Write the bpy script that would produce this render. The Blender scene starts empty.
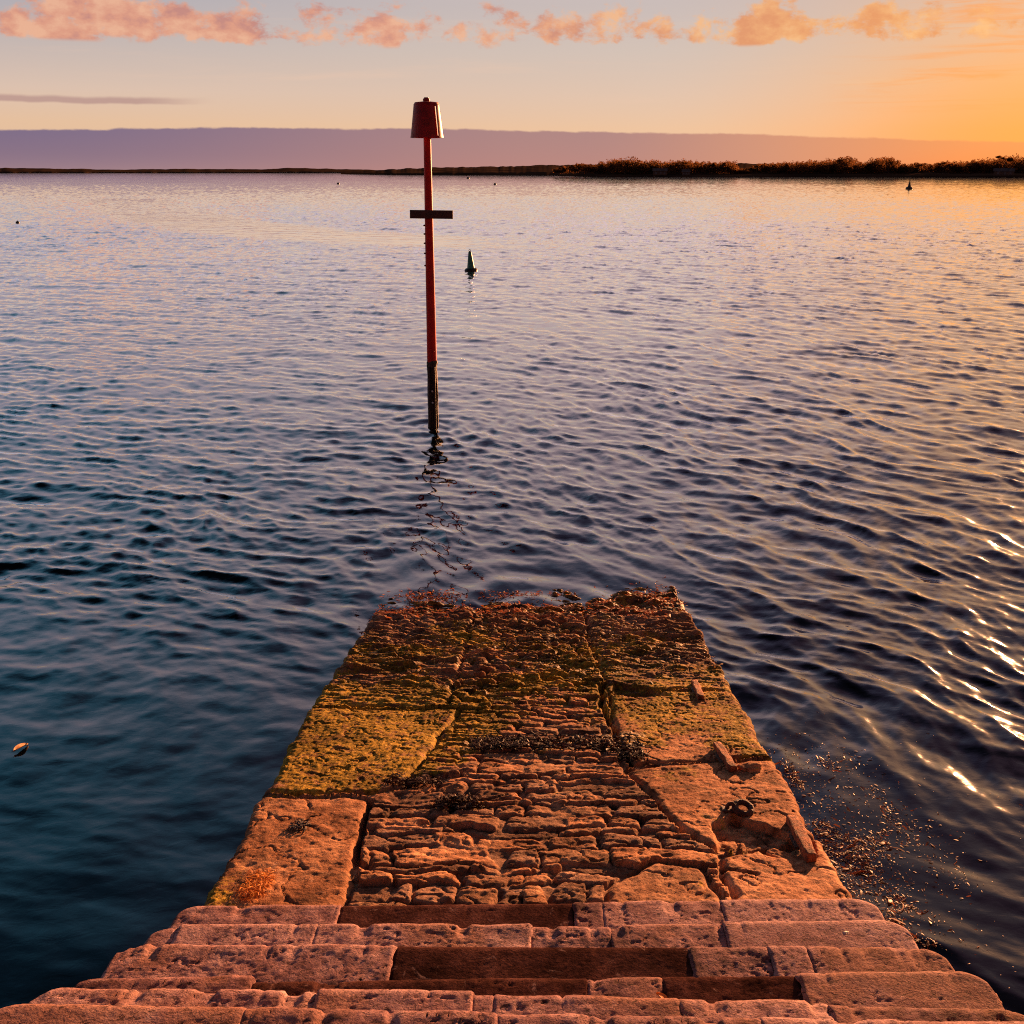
import bpy, bmesh, math, random
import numpy as np
from mathutils import Vector, Matrix

R = math.radians
rng = np.random.default_rng(7)
random.seed(7)
scene = bpy.context.scene
col = scene.collection

# ------------------------------------------------------------------ settings
EXPO = 1.75
SUN_AZ, SUN_EL = 29.8, 6.4
CAM_H = 3.4
SLOPE, WATER_Y = 0.1495, 8.67          # the slipway falls towards +y and meets the water there

scene.view_settings.view_transform = 'Standard'
scene.view_settings.look = 'None'
scene.view_settings.exposure = EXPO
scene.view_settings.gamma = 1.0
scene.view_settings.use_curve_mapping = False
cy = scene.cycles
cy.max_bounces = 8
cy.transparent_max_bounces = 12
cy.sample_clamp_indirect = 3.0
cy.caustics_reflective = False
cy.caustics_refractive = False
cy.use_denoising = False
cy.filter_width = 1.1


def lin(r, g, b, k=1.0):
    def f(c):
        c = c / 255.0
        return (c / 12.92 if c <= 0.04045 else ((c + 0.055) / 1.055) ** 2.4) * k
    return (f(r), f(g), f(b), 1.0)


# ------------------------------------------------------------------ numpy noise
_perm = rng.permutation(256).astype(np.int32)
_perm = np.concatenate([_perm, _perm])
_grad = rng.normal(size=(256, 3)).astype(np.float32)
_grad /= np.linalg.norm(_grad, axis=1)[:, None]


def perlin(x, y, z):
    x = np.asarray(x, np.float32); y = np.asarray(y, np.float32); z = np.asarray(z, np.float32)
    x, y, z = np.broadcast_arrays(x, y, z)
    xi = np.floor(x).astype(np.int32); yi = np.floor(y).astype(np.int32); zi = np.floor(z).astype(np.int32)
    xf = x - xi; yf = y - yi; zf = z - zi
    xi &= 255; yi &= 255; zi &= 255
    u = xf * xf * xf * (xf * (xf * 6 - 15) + 10)
    v = yf * yf * yf * (yf * (yf * 6 - 15) + 10)
    w = zf * zf * zf * (zf * (zf * 6 - 15) + 10)

    def g(i, j, k):
        h = _perm[_perm[_perm[(xi + i) & 255] + ((yi + j) & 255)] + ((zi + k) & 255)]
        gr = _grad[h]
        return gr[..., 0] * (xf - i) + gr[..., 1] * (yf - j) + gr[..., 2] * (zf - k)
    a = g(0, 0, 0) * (1 - u) + g(1, 0, 0) * u
    b = g(0, 1, 0) * (1 - u) + g(1, 1, 0) * u
    c = g(0, 0, 1) * (1 - u) + g(1, 0, 1) * u
    d = g(0, 1, 1) * (1 - u) + g(1, 1, 1) * u
    return ((a * (1 - v) + b * v) * (1 - w) + (c * (1 - v) + d * v) * w) * 1.6


def fbm(x, y, z, octaves=4, gain=0.5):
    s = 0.0; a = 1.0; f = 1.0
    for o in range(octaves):
        s = s + a * perlin(x * f + 17.3 * o, y * f + 5.1 * o, z * f + 9.7 * o)
        a *= gain; f *= 2.03
    return s


def blob(x, y, cx, cyy, sx, sy):
    return np.exp(-(((x - cx) / sx) ** 2 + ((y - cyy) / sy) ** 2))


def sstep(a, b, x):
    t = np.clip((x - a) / (b - a), 0, 1)
    return t * t * (3 - 2 * t)


# ------------------------------------------------------------------ object helpers
def mesh_np(name, verts, quads=None, tris=None, mat=None, smooth=True, attrs=None):
    me = bpy.data.meshes.new(name)
    verts = np.asarray(verts, np.float32).reshape(-1, 3)
    me.vertices.add(len(verts)); me.vertices.foreach_set('co', verts.ravel())
    parts = []; starts = []; n = 0
    for f, k in ((quads, 4), (tris, 3)):
        if f is not None and len(f):
            f = np.asarray(f, np.int32).reshape(-1, k)
            starts.append(n + np.arange(len(f), dtype=np.int32) * k)
            parts.append(f.ravel()); n += f.size
    if parts:
        li = np.concatenate(parts); ls = np.concatenate(starts)
        me.loops.add(len(li)); me.loops.foreach_set('vertex_index', li)
        me.polygons.add(len(ls)); me.polygons.foreach_set('loop_start', ls)
        me.update(calc_edges=True)
        me.polygons.foreach_set('use_smooth', np.full(len(ls), smooth, bool))
    for k, a in (attrs or {}).items():
        at = me.attributes.new(k, 'FLOAT', 'POINT')
        at.data.foreach_set('value', np.asarray(a, np.float32).ravel())
    if mat: me.materials.append(mat)
    me.update()
    return me


def link(name, me, parent=None, loc=None):
    o = bpy.data.objects.new(name, me); col.objects.link(o)
    if parent is not None: o.parent = parent
    if loc is not None: o.location = loc
    return o


def tag(o, label=None, cat=None, group=None, kind=None):
    if label: o['label'] = label
    if cat: o['category'] = cat
    if group: o['group'] = group
    if kind: o['kind'] = kind
    return o


def empty(name, loc, label, cat, group=None, rz=0.0):
    o = bpy.data.objects.new(name, None); col.objects.link(o)
    o.location = loc; o.rotation_euler = (0, 0, rz); o.empty_display_size = 0.2
    return tag(o, label, cat, group)


class MB:
    """collects simple shapes into one mesh"""
    def __init__(self): self.bm = bmesh.new()

    def box(self, c, s, rot=None, bevel=0.0):
        m = Matrix.Translation(c)
        if rot is not None: m = m @ rot
        r = bmesh.ops.create_cube(self.bm, size=1.0, matrix=m @ Matrix.Diagonal((*s, 1)))
        if bevel:
            es = list({e for v in r['verts'] for e in v.link_edges})
            bmesh.ops.bevel(self.bm, geom=es, offset=bevel, segments=2, affect='EDGES', profile=0.5)
        return self

    def lathe(self, prof, n=24, c=(0, 0, 0), rot=None, cap=True):
        m = Matrix.Translation(c)
        if rot is not None: m = m @ rot
        rings = []
        for r, z in prof:
            rings.append([self.bm.verts.new(m @ Vector((r * math.cos(2 * math.pi * k / n), r * math.sin(2 * math.pi * k / n), z))) for k in range(n)])
        for a, b in zip(rings, rings[1:]):
            for k in range(n):
                self.bm.faces.new((a[k], a[(k + 1) % n], b[(k + 1) % n], b[k]))
        if cap:
            self.bm.faces.new(list(reversed(rings[0]))); self.bm.faces.new(rings[-1])
        return self

    def torus(self, R_, r_, c, rot=None, n=28, k=10, a0=0, a1=2 * math.pi):
        m = Matrix.Translation(c)
        if rot is not None: m = m @ rot
        rings = []
        for i in range(n):
            a = a0 + (a1 - a0) * i / n
            rings.append([self.bm.verts.new(m @ Vector(((R_ + r_ * math.cos(t)) * math.cos(a), (R_ + r_ * math.cos(t)) * math.sin(a), r_ * math.sin(t))))
                          for t in [2 * math.pi * j / k for j in range(k)]])
        for i in range(n):
            a, b = rings[i], rings[(i + 1) % n]
            for j in range(k):
                self.bm.faces.new((a[j], b[j], b[(j + 1) % k], a[(j + 1) % k]))
        return self

    def rough(self, amp, sc, sub=0):
        if sub: bmesh.ops.subdivide_edges(self.bm, edges=self.bm.edges[:], cuts=sub, use_grid_fill=True)
        co = np.array([v.co[:] for v in self.bm.verts]) * sc
        d = [fbm(co[:, 0] + 3.1 * q, co[:, 1] + 7.7 * q, co[:, 2], 3) for q in range(3)]
        for i, v in enumerate(self.bm.verts):
            v.co += Vector((d[0][i], d[1][i], d[2][i])) * amp
        return self

    def build(self, name, mat, parent=None, smooth=True, loc=None, angle=40):
        bmesh.ops.recalc_face_normals(self.bm, faces=self.bm.faces[:])
        me = bpy.data.meshes.new(name); self.bm.to_mesh(me); self.bm.free()
        me.materials.append(mat)
        if smooth:
            me.polygons.foreach_set('use_smooth', np.ones(len(me.polygons), bool))
            me.set_sharp_from_angle(angle=R(angle))
        return link(name, me, parent, loc)


# ------------------------------------------------------------------ node helpers
class N:
    """tiny expression builder over shader math nodes"""
    def __init__(self, t, s): self.t, self.s = t, s

    def _m(self, op, *a, clamp=False):
        n = self.t.nodes.new('ShaderNodeMath'); n.operation = op; n.use_clamp = clamp
        for i, v in enumerate((self,) + a):
            if isinstance(v, N): self.t.links.new(v.s, n.inputs[i])
            else: n.inputs[i].default_value = v
        return N(self.t, n.outputs[0])
    def __add__(s, o): return s._m('ADD', o)
    def __sub__(s, o): return s._m('SUBTRACT', o)
    def __mul__(s, o): return s._m('MULTIPLY', o)
    def __truediv__(s, o): return s._m('DIVIDE', o)
    def max(s, o): return s._m('MAXIMUM', o)
    def min(s, o): return s._m('MINIMUM', o)
    def clamp(s): return s._m('ADD', 0.0, clamp=True)

    def ss(self, a, b):
        n = self.t.nodes.new('ShaderNodeMapRange'); n.interpolation_type = 'SMOOTHSTEP'
        self.t.links.new(self.s, n.inputs['Value'])
        for k, v in (('From Min', a), ('From Max', b)):
            if isinstance(v, N): self.t.links.new(v.s, n.inputs[k])
            else: n.inputs[k].default_value = v
        return N(self.t, n.outputs['Result'])

    def ramp(self, stops, interp='LINEAR'):
        n = self.t.nodes.new('ShaderNodeValToRGB'); cr = n.color_ramp; cr.interpolation = interp
        while len(cr.elements) < len(stops): cr.elements.new(0.5)
        for e, (p, c) in zip(cr.elements, stops): e.position = p; e.color = c
        self.t.links.new(self.s, n.inputs[0])
        return n.outputs[0]


def mix(t, fac, a, b, mode='MIX'):
    n = t.nodes.new('ShaderNodeMix'); n.data_type = 'RGBA'; n.blend_type = mode
    if mode == 'MIX': n.clamp_factor = True
    for s, v in ((n.inputs['Factor'], fac), (n.inputs['A'], a), (n.inputs['B'], b)):
        if isinstance(v, N): t.links.new(v.s, s)
        elif isinstance(v, bpy.types.NodeSocket): t.links.new(v, s)
        else: s.default_value = v
    # the RGBA sockets share names with float ones: link by index
    return n


def mixc(t, fac, a, b, mode='MIX'):
    n = t.nodes.new('ShaderNodeMix'); n.data_type = 'RGBA'; n.blend_type = mode
    ins = [n.inputs[0], n.inputs[6], n.inputs[7]]
    for s, v in zip(ins, (fac, a, b)):
        if isinstance(v, N): t.links.new(v.s, s)
        elif isinstance(v, bpy.types.NodeSocket): t.links.new(v, s)
        else: s.default_value = v
    return n.outputs[2]


def noise(t, vec, scale, detail=4, rough=0.55, dist=0.0, dim='3D'):
    n = t.nodes.new('ShaderNodeTexNoise'); n.noise_dimensions = dim
    if vec is not None: t.links.new(vec, n.inputs['Vector'])
    n.inputs['Scale'].default_value = scale; n.inputs['Detail'].default_value = detail
    n.inputs['Roughness'].default_value = rough; n.inputs['Distortion'].default_value = dist
    return N(t, n.outputs['Fac'])


def mapping(t, vec, scale=(1, 1, 1), rot=(0, 0, 0)):
    n = t.nodes.new('ShaderNodeMapping'); t.links.new(vec, n.inputs['Vector'])
    n.inputs['Scale'].default_value = scale; n.inputs['Rotation'].default_value = rot
    return n.outputs[0]


def attr(t, name):
    n = t.nodes.new('ShaderNodeAttribute'); n.attribute_name = name
    return N(t, n.outputs['Fac'])


def combine(t, x, y, z):
    n = t.nodes.new('ShaderNodeCombineXYZ')
    for i, v in enumerate((x, y, z)):
        if isinstance(v, N): t.links.new(v.s, n.inputs[i])
        else: n.inputs[i].default_value = v
    return n.outputs[0]


def new_mat(name):
    m = bpy.data.materials.new(name); m.use_nodes = True
    t = m.node_tree; t.nodes.clear()
    out = t.nodes.new('ShaderNodeOutputMaterial')
    return m, t, out


def principled(t, out, color, rough=0.8, bump=None, bstr=0.5, bdist=0.01, spec=0.4, metal=0.0):
    p = t.nodes.new('ShaderNodeBsdfPrincipled')
    for k, v in (('Base Color', color), ('Roughness', rough), ('Specular IOR Level', spec), ('Metallic', metal)):
        if isinstance(v, N): t.links.new(v.s, p.inputs[k])
        elif isinstance(v, bpy.types.NodeSocket): t.links.new(v, p.inputs[k])
        else: p.inputs[k].default_value = v
    if bump is not None:
        b = t.nodes.new('ShaderNodeBump'); b.inputs['Strength'].default_value = bstr; b.inputs['Distance'].default_value = bdist
        t.links.new(bump.s, b.inputs['Height']); t.links.new(b.outputs[0], p.inputs['Normal'])
    t.links.new(p.outputs[0], out.inputs['Surface'])
    return p


def objco(t):
    return t.nodes.new('ShaderNodeTexCoord').outputs['Object']


def simple_mat(name, c1, c2, scale=20, rough=0.7, bstr=0.3, bdist=0.005, spec=0.4, detail=5, lo=0.35, hi=0.65):
    if rough >= 0.8 and bstr == 0.0: spec = 0.0
    m, t, out = new_mat(name)
    v = objco(t)
    n = noise(t, v, scale, detail)
    c = n.ramp([(lo, c1), (hi, c2)])
    principled(t, out, c, rough, noise(t, v, scale * 4, 4), bstr, bdist, spec)
    return m


# ------------------------------------------------------------------ materials
def weed_mat(name, c1, c2, scale=9, tr=0.45, spec=0.25):
    m, t, out = new_mat(name)
    v = objco(t)
    c = noise(t, v, scale, 5, 0.6).ramp([(0.36, c1), (0.64, c2)])
    p = principled(t, out, c, 0.55, None, spec=spec)
    tl = t.nodes.new('ShaderNodeBsdfTranslucent'); t.links.new(c, tl.inputs[0])
    ms = t.nodes.new('ShaderNodeMixShader'); ms.inputs[0].default_value = tr
    t.links.new(p.outputs[0], ms.inputs[1]); t.links.new(tl.outputs[0], ms.inputs[2]); t.links.new(ms.outputs[0], out.inputs[0])
    return m


def ramp_material():
    m, t, out = new_mat('weathered_stone')
    v = objco(t)
    big = noise(t, v, 2.2, 4); med = noise(t, v, 11, 5, 0.6); fine = noise(t, v, 70, 5, 0.65)
    rnd = attr(t, 'srand'); moss = attr(t, 'moss'); weed = attr(t, 'weed')
    base = (med * 0.55 + big * 0.45).ramp([(0.32, (0.065, 0.030, 0.017, 1)), (0.46, (0.26, 0.138, 0.082, 1)), (0.64, (0.48, 0.30, 0.195, 1))])
    tone = rnd.ramp([(0.0, (0.38, 0.32, 0.30, 1)), (0.25, (0.80, 0.78, 0.82, 1)), (0.5, (0.95, 0.84, 0.72, 1)), (0.75, (1.25, 0.98, 0.74, 1)), (1.0, (1.4, 1.2, 1.02, 1))])
    c = mixc(t, 0.9, base, tone, 'MULTIPLY')
    lich = noise(t, v, 17, 5, 0.7, 0.8).ss(0.60, 0.68) * 0.5
    c = mixc(t, lich, c, (0.46, 0.31, 0.23, 1))
    speck = fine.ramp([(0.32, (0.35, 0.30, 0.28, 1)), (0.46, (1, 1, 1, 1)), (0.70, (1.25, 1.2, 1.15, 1))])
    c = mixc(t, 0.7, c, speck, 'MULTIPLY')
    grime = (noise(t, mapping(t, v, (1, 2.0, 1)), 5.0, 6, 0.68, 0.6)).ss(0.50, 0.66)
    c = mixc(t, grime * 0.72, c, (0.045, 0.024, 0.015, 1))
    mn = (moss + (med - 0.5) * 1.6 + (fine - 0.5) * 1.2).ss(0.42, 0.72)
    mcol = (noise(t, v, 38, 4) * 0.6 + big * 0.4).ramp([(0.36, (0.040, 0.026, 0.005, 1)), (0.48, (0.19, 0.125, 0.012, 1)), (0.60, (0.46, 0.29, 0.038, 1))])
    c = mixc(t, mn * 0.92, c, mcol)
    wn = (weed + (med - 0.5) * 2.2 + (fine - 0.5) * 1.2).ss(0.40, 0.75)
    wcol = (noise(t, mapping(t, v, (0.5, 1.2, 1)), 40, 4) * 0.5 + noise(t, mapping(t, v, (0.6, 1.3, 1)), 6, 3) * 0.5).ramp([(0.38, (0.012, 0.007, 0.004, 1)), (0.45, (0.055, 0.027, 0.007, 1)), (0.51, (0.20, 0.105, 0.014, 1)), (0.60, (0.38, 0.21, 0.03, 1)), (0.72, (0.42, 0.17, 0.035, 1))])
    c = mixc(t, wn * 0.93, c, wcol)
    rough = (wn * -0.28) + 0.82
    principled(t, out, c, rough, fine * 0.6 + noise(t, v, 190, 3) * 0.25 + med * 0.5, 0.85, 0.012, (wn * 0.10) + 0.04)
    return m


def step_material(name, lo, mid, hi, pit=0.35, spec=0.04):
    m, t, out = new_mat(name)
    v = objco(t)
    info = t.nodes.new('ShaderNodeObjectInfo')
    rnd = N(t, info.outputs['Random'])
    big = noise(t, v, 3.0, 4, 0.6); med = noise(t, v, 16, 5, 0.62); fine = noise(t, v, 90, 5, 0.65)
    base = (big * 0.5 + med * 0.5 + (rnd - 0.5) * 0.16).ramp([(0.33, lo), (0.49, mid), (0.66, hi)])
    base = mixc(t, noise(t, v, 1.9, 3)
               .ss(0.50, 0.64) * (0.55 if spec > 0 else 0.0), base, (0.26, 0.12, 0.066, 1))
    vor = t.nodes.new('ShaderNodeTexNoise'); t.links.new(mapping(t, v, (1, 1.5, 1)), vor.inputs['Vector'])
    vor.inputs['Scale'].default_value = 62; vor.inputs['Detail'].default_value = 3; vor.inputs['Distortion'].default_value = 1.4
    pits = N(t, vor.outputs['Fac']).ss(0.44, 0.36) * pit
    speck = fine.ramp([(0.30, (0.5, 0.45, 0.42, 1)), (0.47, (1, 1, 1, 1)), (0.70, (1.3, 1.25, 1.2, 1))])
    c = mixc(t, 0.7, base, speck, 'MULTIPLY')
    crack = noise(t, mapping(t, v, (1, 1.7, 1)), 34, 5, 0.7, 1.8).ss(0.435, 0.375) * pit * 2.2
    c = mixc(t, crack.clamp(), c, (0.035, 0.017, 0.016, 1))
    pale = noise(t, v, 13, 5, 0.7, 0.8).ss(0.60, 0.70) * pit * 1.3
    c = mixc(t, pale, c, (0.46, 0.30, 0.27, 1))
    stain = noise(t, v, 5.5, 3, 0.5).ss(0.60, 0.70)
    c = mixc(t, stain * 0.22, c, (0.07, 0.035, 0.03, 1))
    principled(t, out, c, 0.82, fine * 0.45 + med * 0.35 - pits * 0.4 - crack * 0.35, 0.8, 0.010, spec)
    return m


M = {}
M['ramp'] = ramp_material()
M['step'] = step_material('pitted_step_stone', (0.085, 0.037, 0.037, 1), (0.26, 0.138, 0.134, 1), (0.44, 0.275, 0.26, 1))
M['patch'] = step_material('dark_concrete', (0.022, 0.010, 0.008, 1), (0.068, 0.029, 0.024, 1), (0.15, 0.070, 0.058, 1), 0.3, 0.0)
def worn_paint(name, c1, c2):
    m, t, out = new_mat(name)
    v = objco(t)
    c = noise(t, v, 7, 4).ramp([(0.35, c1), (0.65, c2)])
    run = noise(t, mapping(t, v, (26, 26, 1.6)), 1.0, 5, 0.65).ss(0.54, 0.66)
    c = mixc(t, run * 0.55, c, (0.09, 0.022, 0.012, 1))
    chip = noise(t, v, 34, 4, 0.6).ss(0.64, 0.69)
    c = mixc(t, chip * 0.8, c, (0.13, 0.045, 0.02, 1))
    principled(t, out, c, 0.5, noise(t, v, 60, 3), 0.2, 0.003, 0.2)
    return m


M['red_paint'] = worn_paint('worn_red_paint', (0.50, 0.010, 0.008, 1), (0.68, 0.018, 0.012, 1))
M['dark_red'] = simple_mat('faded_red_paint', (0.22, 0.006, 0.006, 1), (0.40, 0.010, 0.010, 1), 12, 0.5, 0.2, 0.004, 0.25)
M['black_weed'] = simple_mat('weed_coated_timber', (0.010, 0.006, 0.005, 1), (0.05, 0.022, 0.014, 1), 25, 0.6, 0.8, 0.02)
M['brown_board'] = simple_mat('dark_board', (0.035, 0.012, 0.010, 1), (0.08, 0.022, 0.016, 1), 14, 0.7)
M['shell'] = simple_mat('pale_shell', (0.45, 0.36, 0.28, 1), (0.7, 0.6, 0.5, 1), 40, 0.6)
M['rust'] = simple_mat('rusted_iron', (0.10, 0.026, 0.011, 1), (0.42, 0.12, 0.036, 1), 35, 0.85, 0.9, 0.012)
M['dark_rust'] = simple_mat('black_rusted_iron', (0.02, 0.010, 0.008, 1), (0.08, 0.026, 0.014, 1), 40, 0.7, 0.8, 0.01)
M['green_paint'] = simple_mat('green_buoy_paint', (0.015, 0.12, 0.085, 1), (0.03, 0.20, 0.14, 1), 8, 0.4)
M['dark_buoy'] = simple_mat('dark_buoy_paint', (0.012, 0.012, 0.012, 1), (0.03, 0.026, 0.024, 1), 8, 0.5)
M['red_weed'] = weed_mat('red_brown_seaweed', (0.16, 0.035, 0.015, 1), (0.62, 0.19, 0.05, 1), 9)
M['olive_weed'] = weed_mat('olive_seaweed', (0.16, 0.07, 0.014, 1), (0.60, 0.30, 0.05, 1), 7)
M['dark_weed'] = weed_mat('black_seaweed', (0.008, 0.005, 0.004, 1), (0.06, 0.02, 0.012, 1), 12, 0.2, 0.08)
M['float_weed'] = weed_mat('floating_weed', (0.02, 0.008, 0.006, 1), (0.32, 0.115, 0.06, 1), 24, 0.3)
M['straw'] = weed_mat('dried_orange_weed', (0.45, 0.12, 0.02, 1), (0.70, 0.28, 0.05, 1), 12, 0.15, 0.1)
M['leaf'] = simple_mat('dry_leaf', (0.55, 0.24, 0.07, 1), (0.80, 0.50, 0.25, 1), 30, 0.6)
M['bark'] = simple_mat('bark', (0.03, 0.018, 0.012, 1), (0.07, 0.045, 0.03, 1), 2, 0.9)
M['foliage'] = weed_mat('dark_foliage', (0.07, 0.030, 0.012, 1), (0.19, 0.080, 0.026, 1), 0.4, 0.6, 0.0)
M['land'] = simple_mat('coastal_scrub', (0.03, 0.018, 0.012, 1), (0.07, 0.042, 0.026, 1), 0.02, 0.95, 0.0)
M['seabed'] = simple_mat('seabed_mud', (0.006, 0.006, 0.005, 1), (0.013, 0.012, 0.008, 1), 0.8, 0.95, 0.0)
M['render'] = simple_mat('pale_render', (0.09, 0.06, 0.045, 1), (0.13, 0.09, 0.065, 1), 0.5, 0.9, 0.0)
M['slate'] = simple_mat('slate', (0.06, 0.05, 0.05, 1), (0.12, 0.1, 0.1, 1), 0.5, 0.8, 0.0)
M['window'] = simple_mat('window_glass', (0.02, 0.025, 0.03, 1), (0.03, 0.035, 0.04, 1), 1, 0.1, 0.0)


def water_material():
    m, t, out = new_mat('sea_water')
    geo = t.nodes.new('ShaderNodeNewGeometry')
    pos = geo.outputs['Position']
    calm = attr(t, 'calm')
    n1 = noise(t, mapping(t, pos, (1.0, 1.5, 1.0), (0, 0, R(-25))), 7.5, 3, 0.55, 0.6)
    n2 = noise(t, mapping(t, pos, (1.0, 1.4, 1.0), (0, 0, R(20))), 19.0, 2, 0.5, 0.4)
    h = (n1 * 0.004 + n2 * 0.0007) * calm
    b = t.nodes.new('ShaderNodeBump'); b.inputs['Strength'].default_value = 1.0; b.inputs['Distance'].default_value = 0.55
    t.links.new(h.s, b.inputs['Height'])
    fr = t.nodes.new('ShaderNodeFresnel'); fr.inputs['IOR'].default_value = 1.333
    t.links.new(b.outputs[0], fr.inputs['Normal'])
    gl = t.nodes.new('ShaderNodeBsdfGlossy'); gl.inputs['Roughness'].default_value = 0.035
    gl.inputs['Color'].default_value = (1, 1, 1, 1); t.links.new(b.outputs[0], gl.inputs['Normal'])
    g2 = t.nodes.new('ShaderNodeBsdfGlossy'); g2.inputs['Roughness'].default_value = 0.20
    g2.inputs['Color'].default_value = (1, 1, 1, 1); t.links.new(b.outputs[0], g2.inputs['Normal'])
    mg = t.nodes.new('ShaderNodeMixShader'); mg.inputs[0].default_value = 0.03
    t.links.new(gl.outputs[0], mg.inputs[1]); t.links.new(g2.outputs[0], mg.inputs[2])
    tr = t.nodes.new('ShaderNodeBsdfTransparent'); tr.inputs['Color'].default_value = (0.42, 0.38, 0.32, 1)
    df = t.nodes.new('ShaderNodeBsdfDiffuse'); df.inputs['Color'].default_value = (0.0010, 0.0022, 0.0034, 1)
    m1 = t.nodes.new('ShaderNodeMixShader'); m1.inputs[0].default_value = 0.5
    t.links.new(tr.outputs[0], m1.inputs[1]); t.links.new(df.outputs[0], m1.inputs[2])
    m2 = t.nodes.new('ShaderNodeMixShader')
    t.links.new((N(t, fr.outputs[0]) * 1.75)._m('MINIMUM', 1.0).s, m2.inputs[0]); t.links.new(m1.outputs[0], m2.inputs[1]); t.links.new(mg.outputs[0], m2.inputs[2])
    t.links.new(m2.outputs[0], out.inputs['Surface'])
    return m


M['water'] = water_material()

# ------------------------------------------------------------------ sky and sun
def build_world():
    w = bpy.data.worlds.new('World'); scene.world = w; w.use_nodes = True
    t = w.node_tree; t.nodes.clear()
    out = t.nodes.new('ShaderNodeOutputWorld')
    d = t.nodes.new('ShaderNodeTexCoord').outputs['Generated']
    sep = t.nodes.new('ShaderNodeSeparateXYZ'); t.links.new(d, sep.inputs[0])
    X, Y, Z = (N(t, sep.outputs[i]) for i in range(3))
    A = X._m('ARCTAN2', Y) * (180 / math.pi)
    E = Z._m('ARCSINE') * (180 / math.pi)
    k = 1.0 / 2 ** EXPO
    L = lambda r, g, b, q=1.0: lin(r, g, b, k * q)
    p = lambda e: (e / 90.0) ** 0.5              # ramp position of an elevation: finer towards the horizon
    ep = (E.max(0.0) / 90.0)._m('POWER', 0.5)
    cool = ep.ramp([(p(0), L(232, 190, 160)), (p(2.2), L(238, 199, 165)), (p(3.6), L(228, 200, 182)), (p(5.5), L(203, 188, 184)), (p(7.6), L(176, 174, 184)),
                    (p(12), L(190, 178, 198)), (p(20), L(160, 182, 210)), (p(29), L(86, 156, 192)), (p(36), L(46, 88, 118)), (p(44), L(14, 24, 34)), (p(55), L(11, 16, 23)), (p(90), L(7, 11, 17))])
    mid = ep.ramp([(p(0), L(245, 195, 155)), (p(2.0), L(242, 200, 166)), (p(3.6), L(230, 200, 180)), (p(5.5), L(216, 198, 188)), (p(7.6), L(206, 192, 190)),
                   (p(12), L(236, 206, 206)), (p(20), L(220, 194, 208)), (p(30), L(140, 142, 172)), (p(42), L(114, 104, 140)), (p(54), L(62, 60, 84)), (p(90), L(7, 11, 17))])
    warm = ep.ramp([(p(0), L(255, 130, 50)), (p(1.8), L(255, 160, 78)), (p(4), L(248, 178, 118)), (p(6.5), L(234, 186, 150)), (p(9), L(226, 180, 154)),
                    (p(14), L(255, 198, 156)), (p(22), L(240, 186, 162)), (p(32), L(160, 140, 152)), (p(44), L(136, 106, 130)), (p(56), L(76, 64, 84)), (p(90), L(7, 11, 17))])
    f1 = A.ss(-32, 4)
    f2 = A.ss(5, 25)
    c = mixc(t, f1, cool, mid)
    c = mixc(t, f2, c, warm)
    # behind the viewer the sky turns to plain dusk blue
    back = Y.ss(0.25, -0.6)
    backc = ep.ramp([(p(0), L(150, 112, 126)), (p(12), L(128, 98, 116)), (p(40), L(48, 54, 72)), (p(90), L(10, 18, 28))])
    c = mixc(t, back, c, backc)
    # faint streaks of high cloud
    sv = combine(t, A * 0.05, E * 0.75, 3.0)
    st = noise(t, sv, 1.3, 5, 0.6, 0.4).ss(0.52, 0.78) * E.ss(2.3, 3.5) * E.ss(9.0, 6.0) * 0.35
    c = mixc(t, st, c, mixc(t, f2, L(244, 205, 180), L(255, 205, 140)))
    # long warm streaks near the sun
    sv2 = combine(t, A * 0.09, E * 1.4, 8.0)
    st2 = noise(t, sv2, 1.2, 5, 0.6, 0.5).ss(0.46, 0.66) * A.ss(12.5, 20) * E.ss(2.4, 3.2) * E.ss(9.0, 7.0) * 0.75
    c = mixc(t, st2, c, L(255, 160, 84))
    # thin grey-violet streak low on the left
    c = mixc(t, (E + noise(t, combine(t, A * 0.35, 0.0, 0.0), 1.0, 3) * 0.35).ss(3.10, 3.22) * (E + noise(t, combine(t, A * 0.35, 0.0, 0.0), 1.0, 3) * 0.35).ss(3.52, 3.34)
             * A.ss(-15, -19) * 0.75, c, L(186, 146, 142))
    # puffs: a broken row of small cumulus lit from below
    pv = combine(t, A * 0.42, E * 0.66, 1.7)
    pn = noise(t, pv, 1.0, 8, 0.64, 0.15)
    row = E.ss(5.35, 6.1) * E.ss(8.4, 6.5)
    right = A.ss(6, 14)
    gaps = N(t, noise(t, combine(t, A * 0.30, 4.2, 0.0), 1.0, 2).s)
    dens = (pn + (gaps - 0.5) * 0.62 + row * 0.22 - A.ss(-3, 8) * 0.065).ss(0.60, 0.735) * row.ss(0.12, 0.5)
    shade = noise(t, combine(t, A * 0.55 + 0.14, E * 0.9 - 0.25, 1.7), 1.0, 5, 0.6)
    puffc = shade.ramp([(0.36, L(206, 136, 124)), (0.47, L(234, 158, 128)), (0.60, L(248, 184, 148))])
    puffw = shade.ramp([(0.36, L(236, 148, 88)), (0.48, L(247, 170, 104)), (0.60, L(255, 192, 128))])
    c = mixc(t, dens * 0.88, c, mixc(t, A.ss(-8, 15), puffc, puffw))
    c = mixc(t, A.ss(13, 26) * E.ss(7.5, 1.5) * 0.55, c, L(255, 158, 66))
    # low bank of cloud along the horizon
    edge = (noise(t, combine(t, A * 0.16, 0.3, 0.0), 1.0, 4) - 0.5) * 0.36 + (noise(t, combine(t, A * 1.6, E * 3.0, 0.0), 1.0, 4) - 0.5) * 0.15
    dA = A + 9.0
    top = dA * dA * -0.00075 + 2.0
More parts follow.
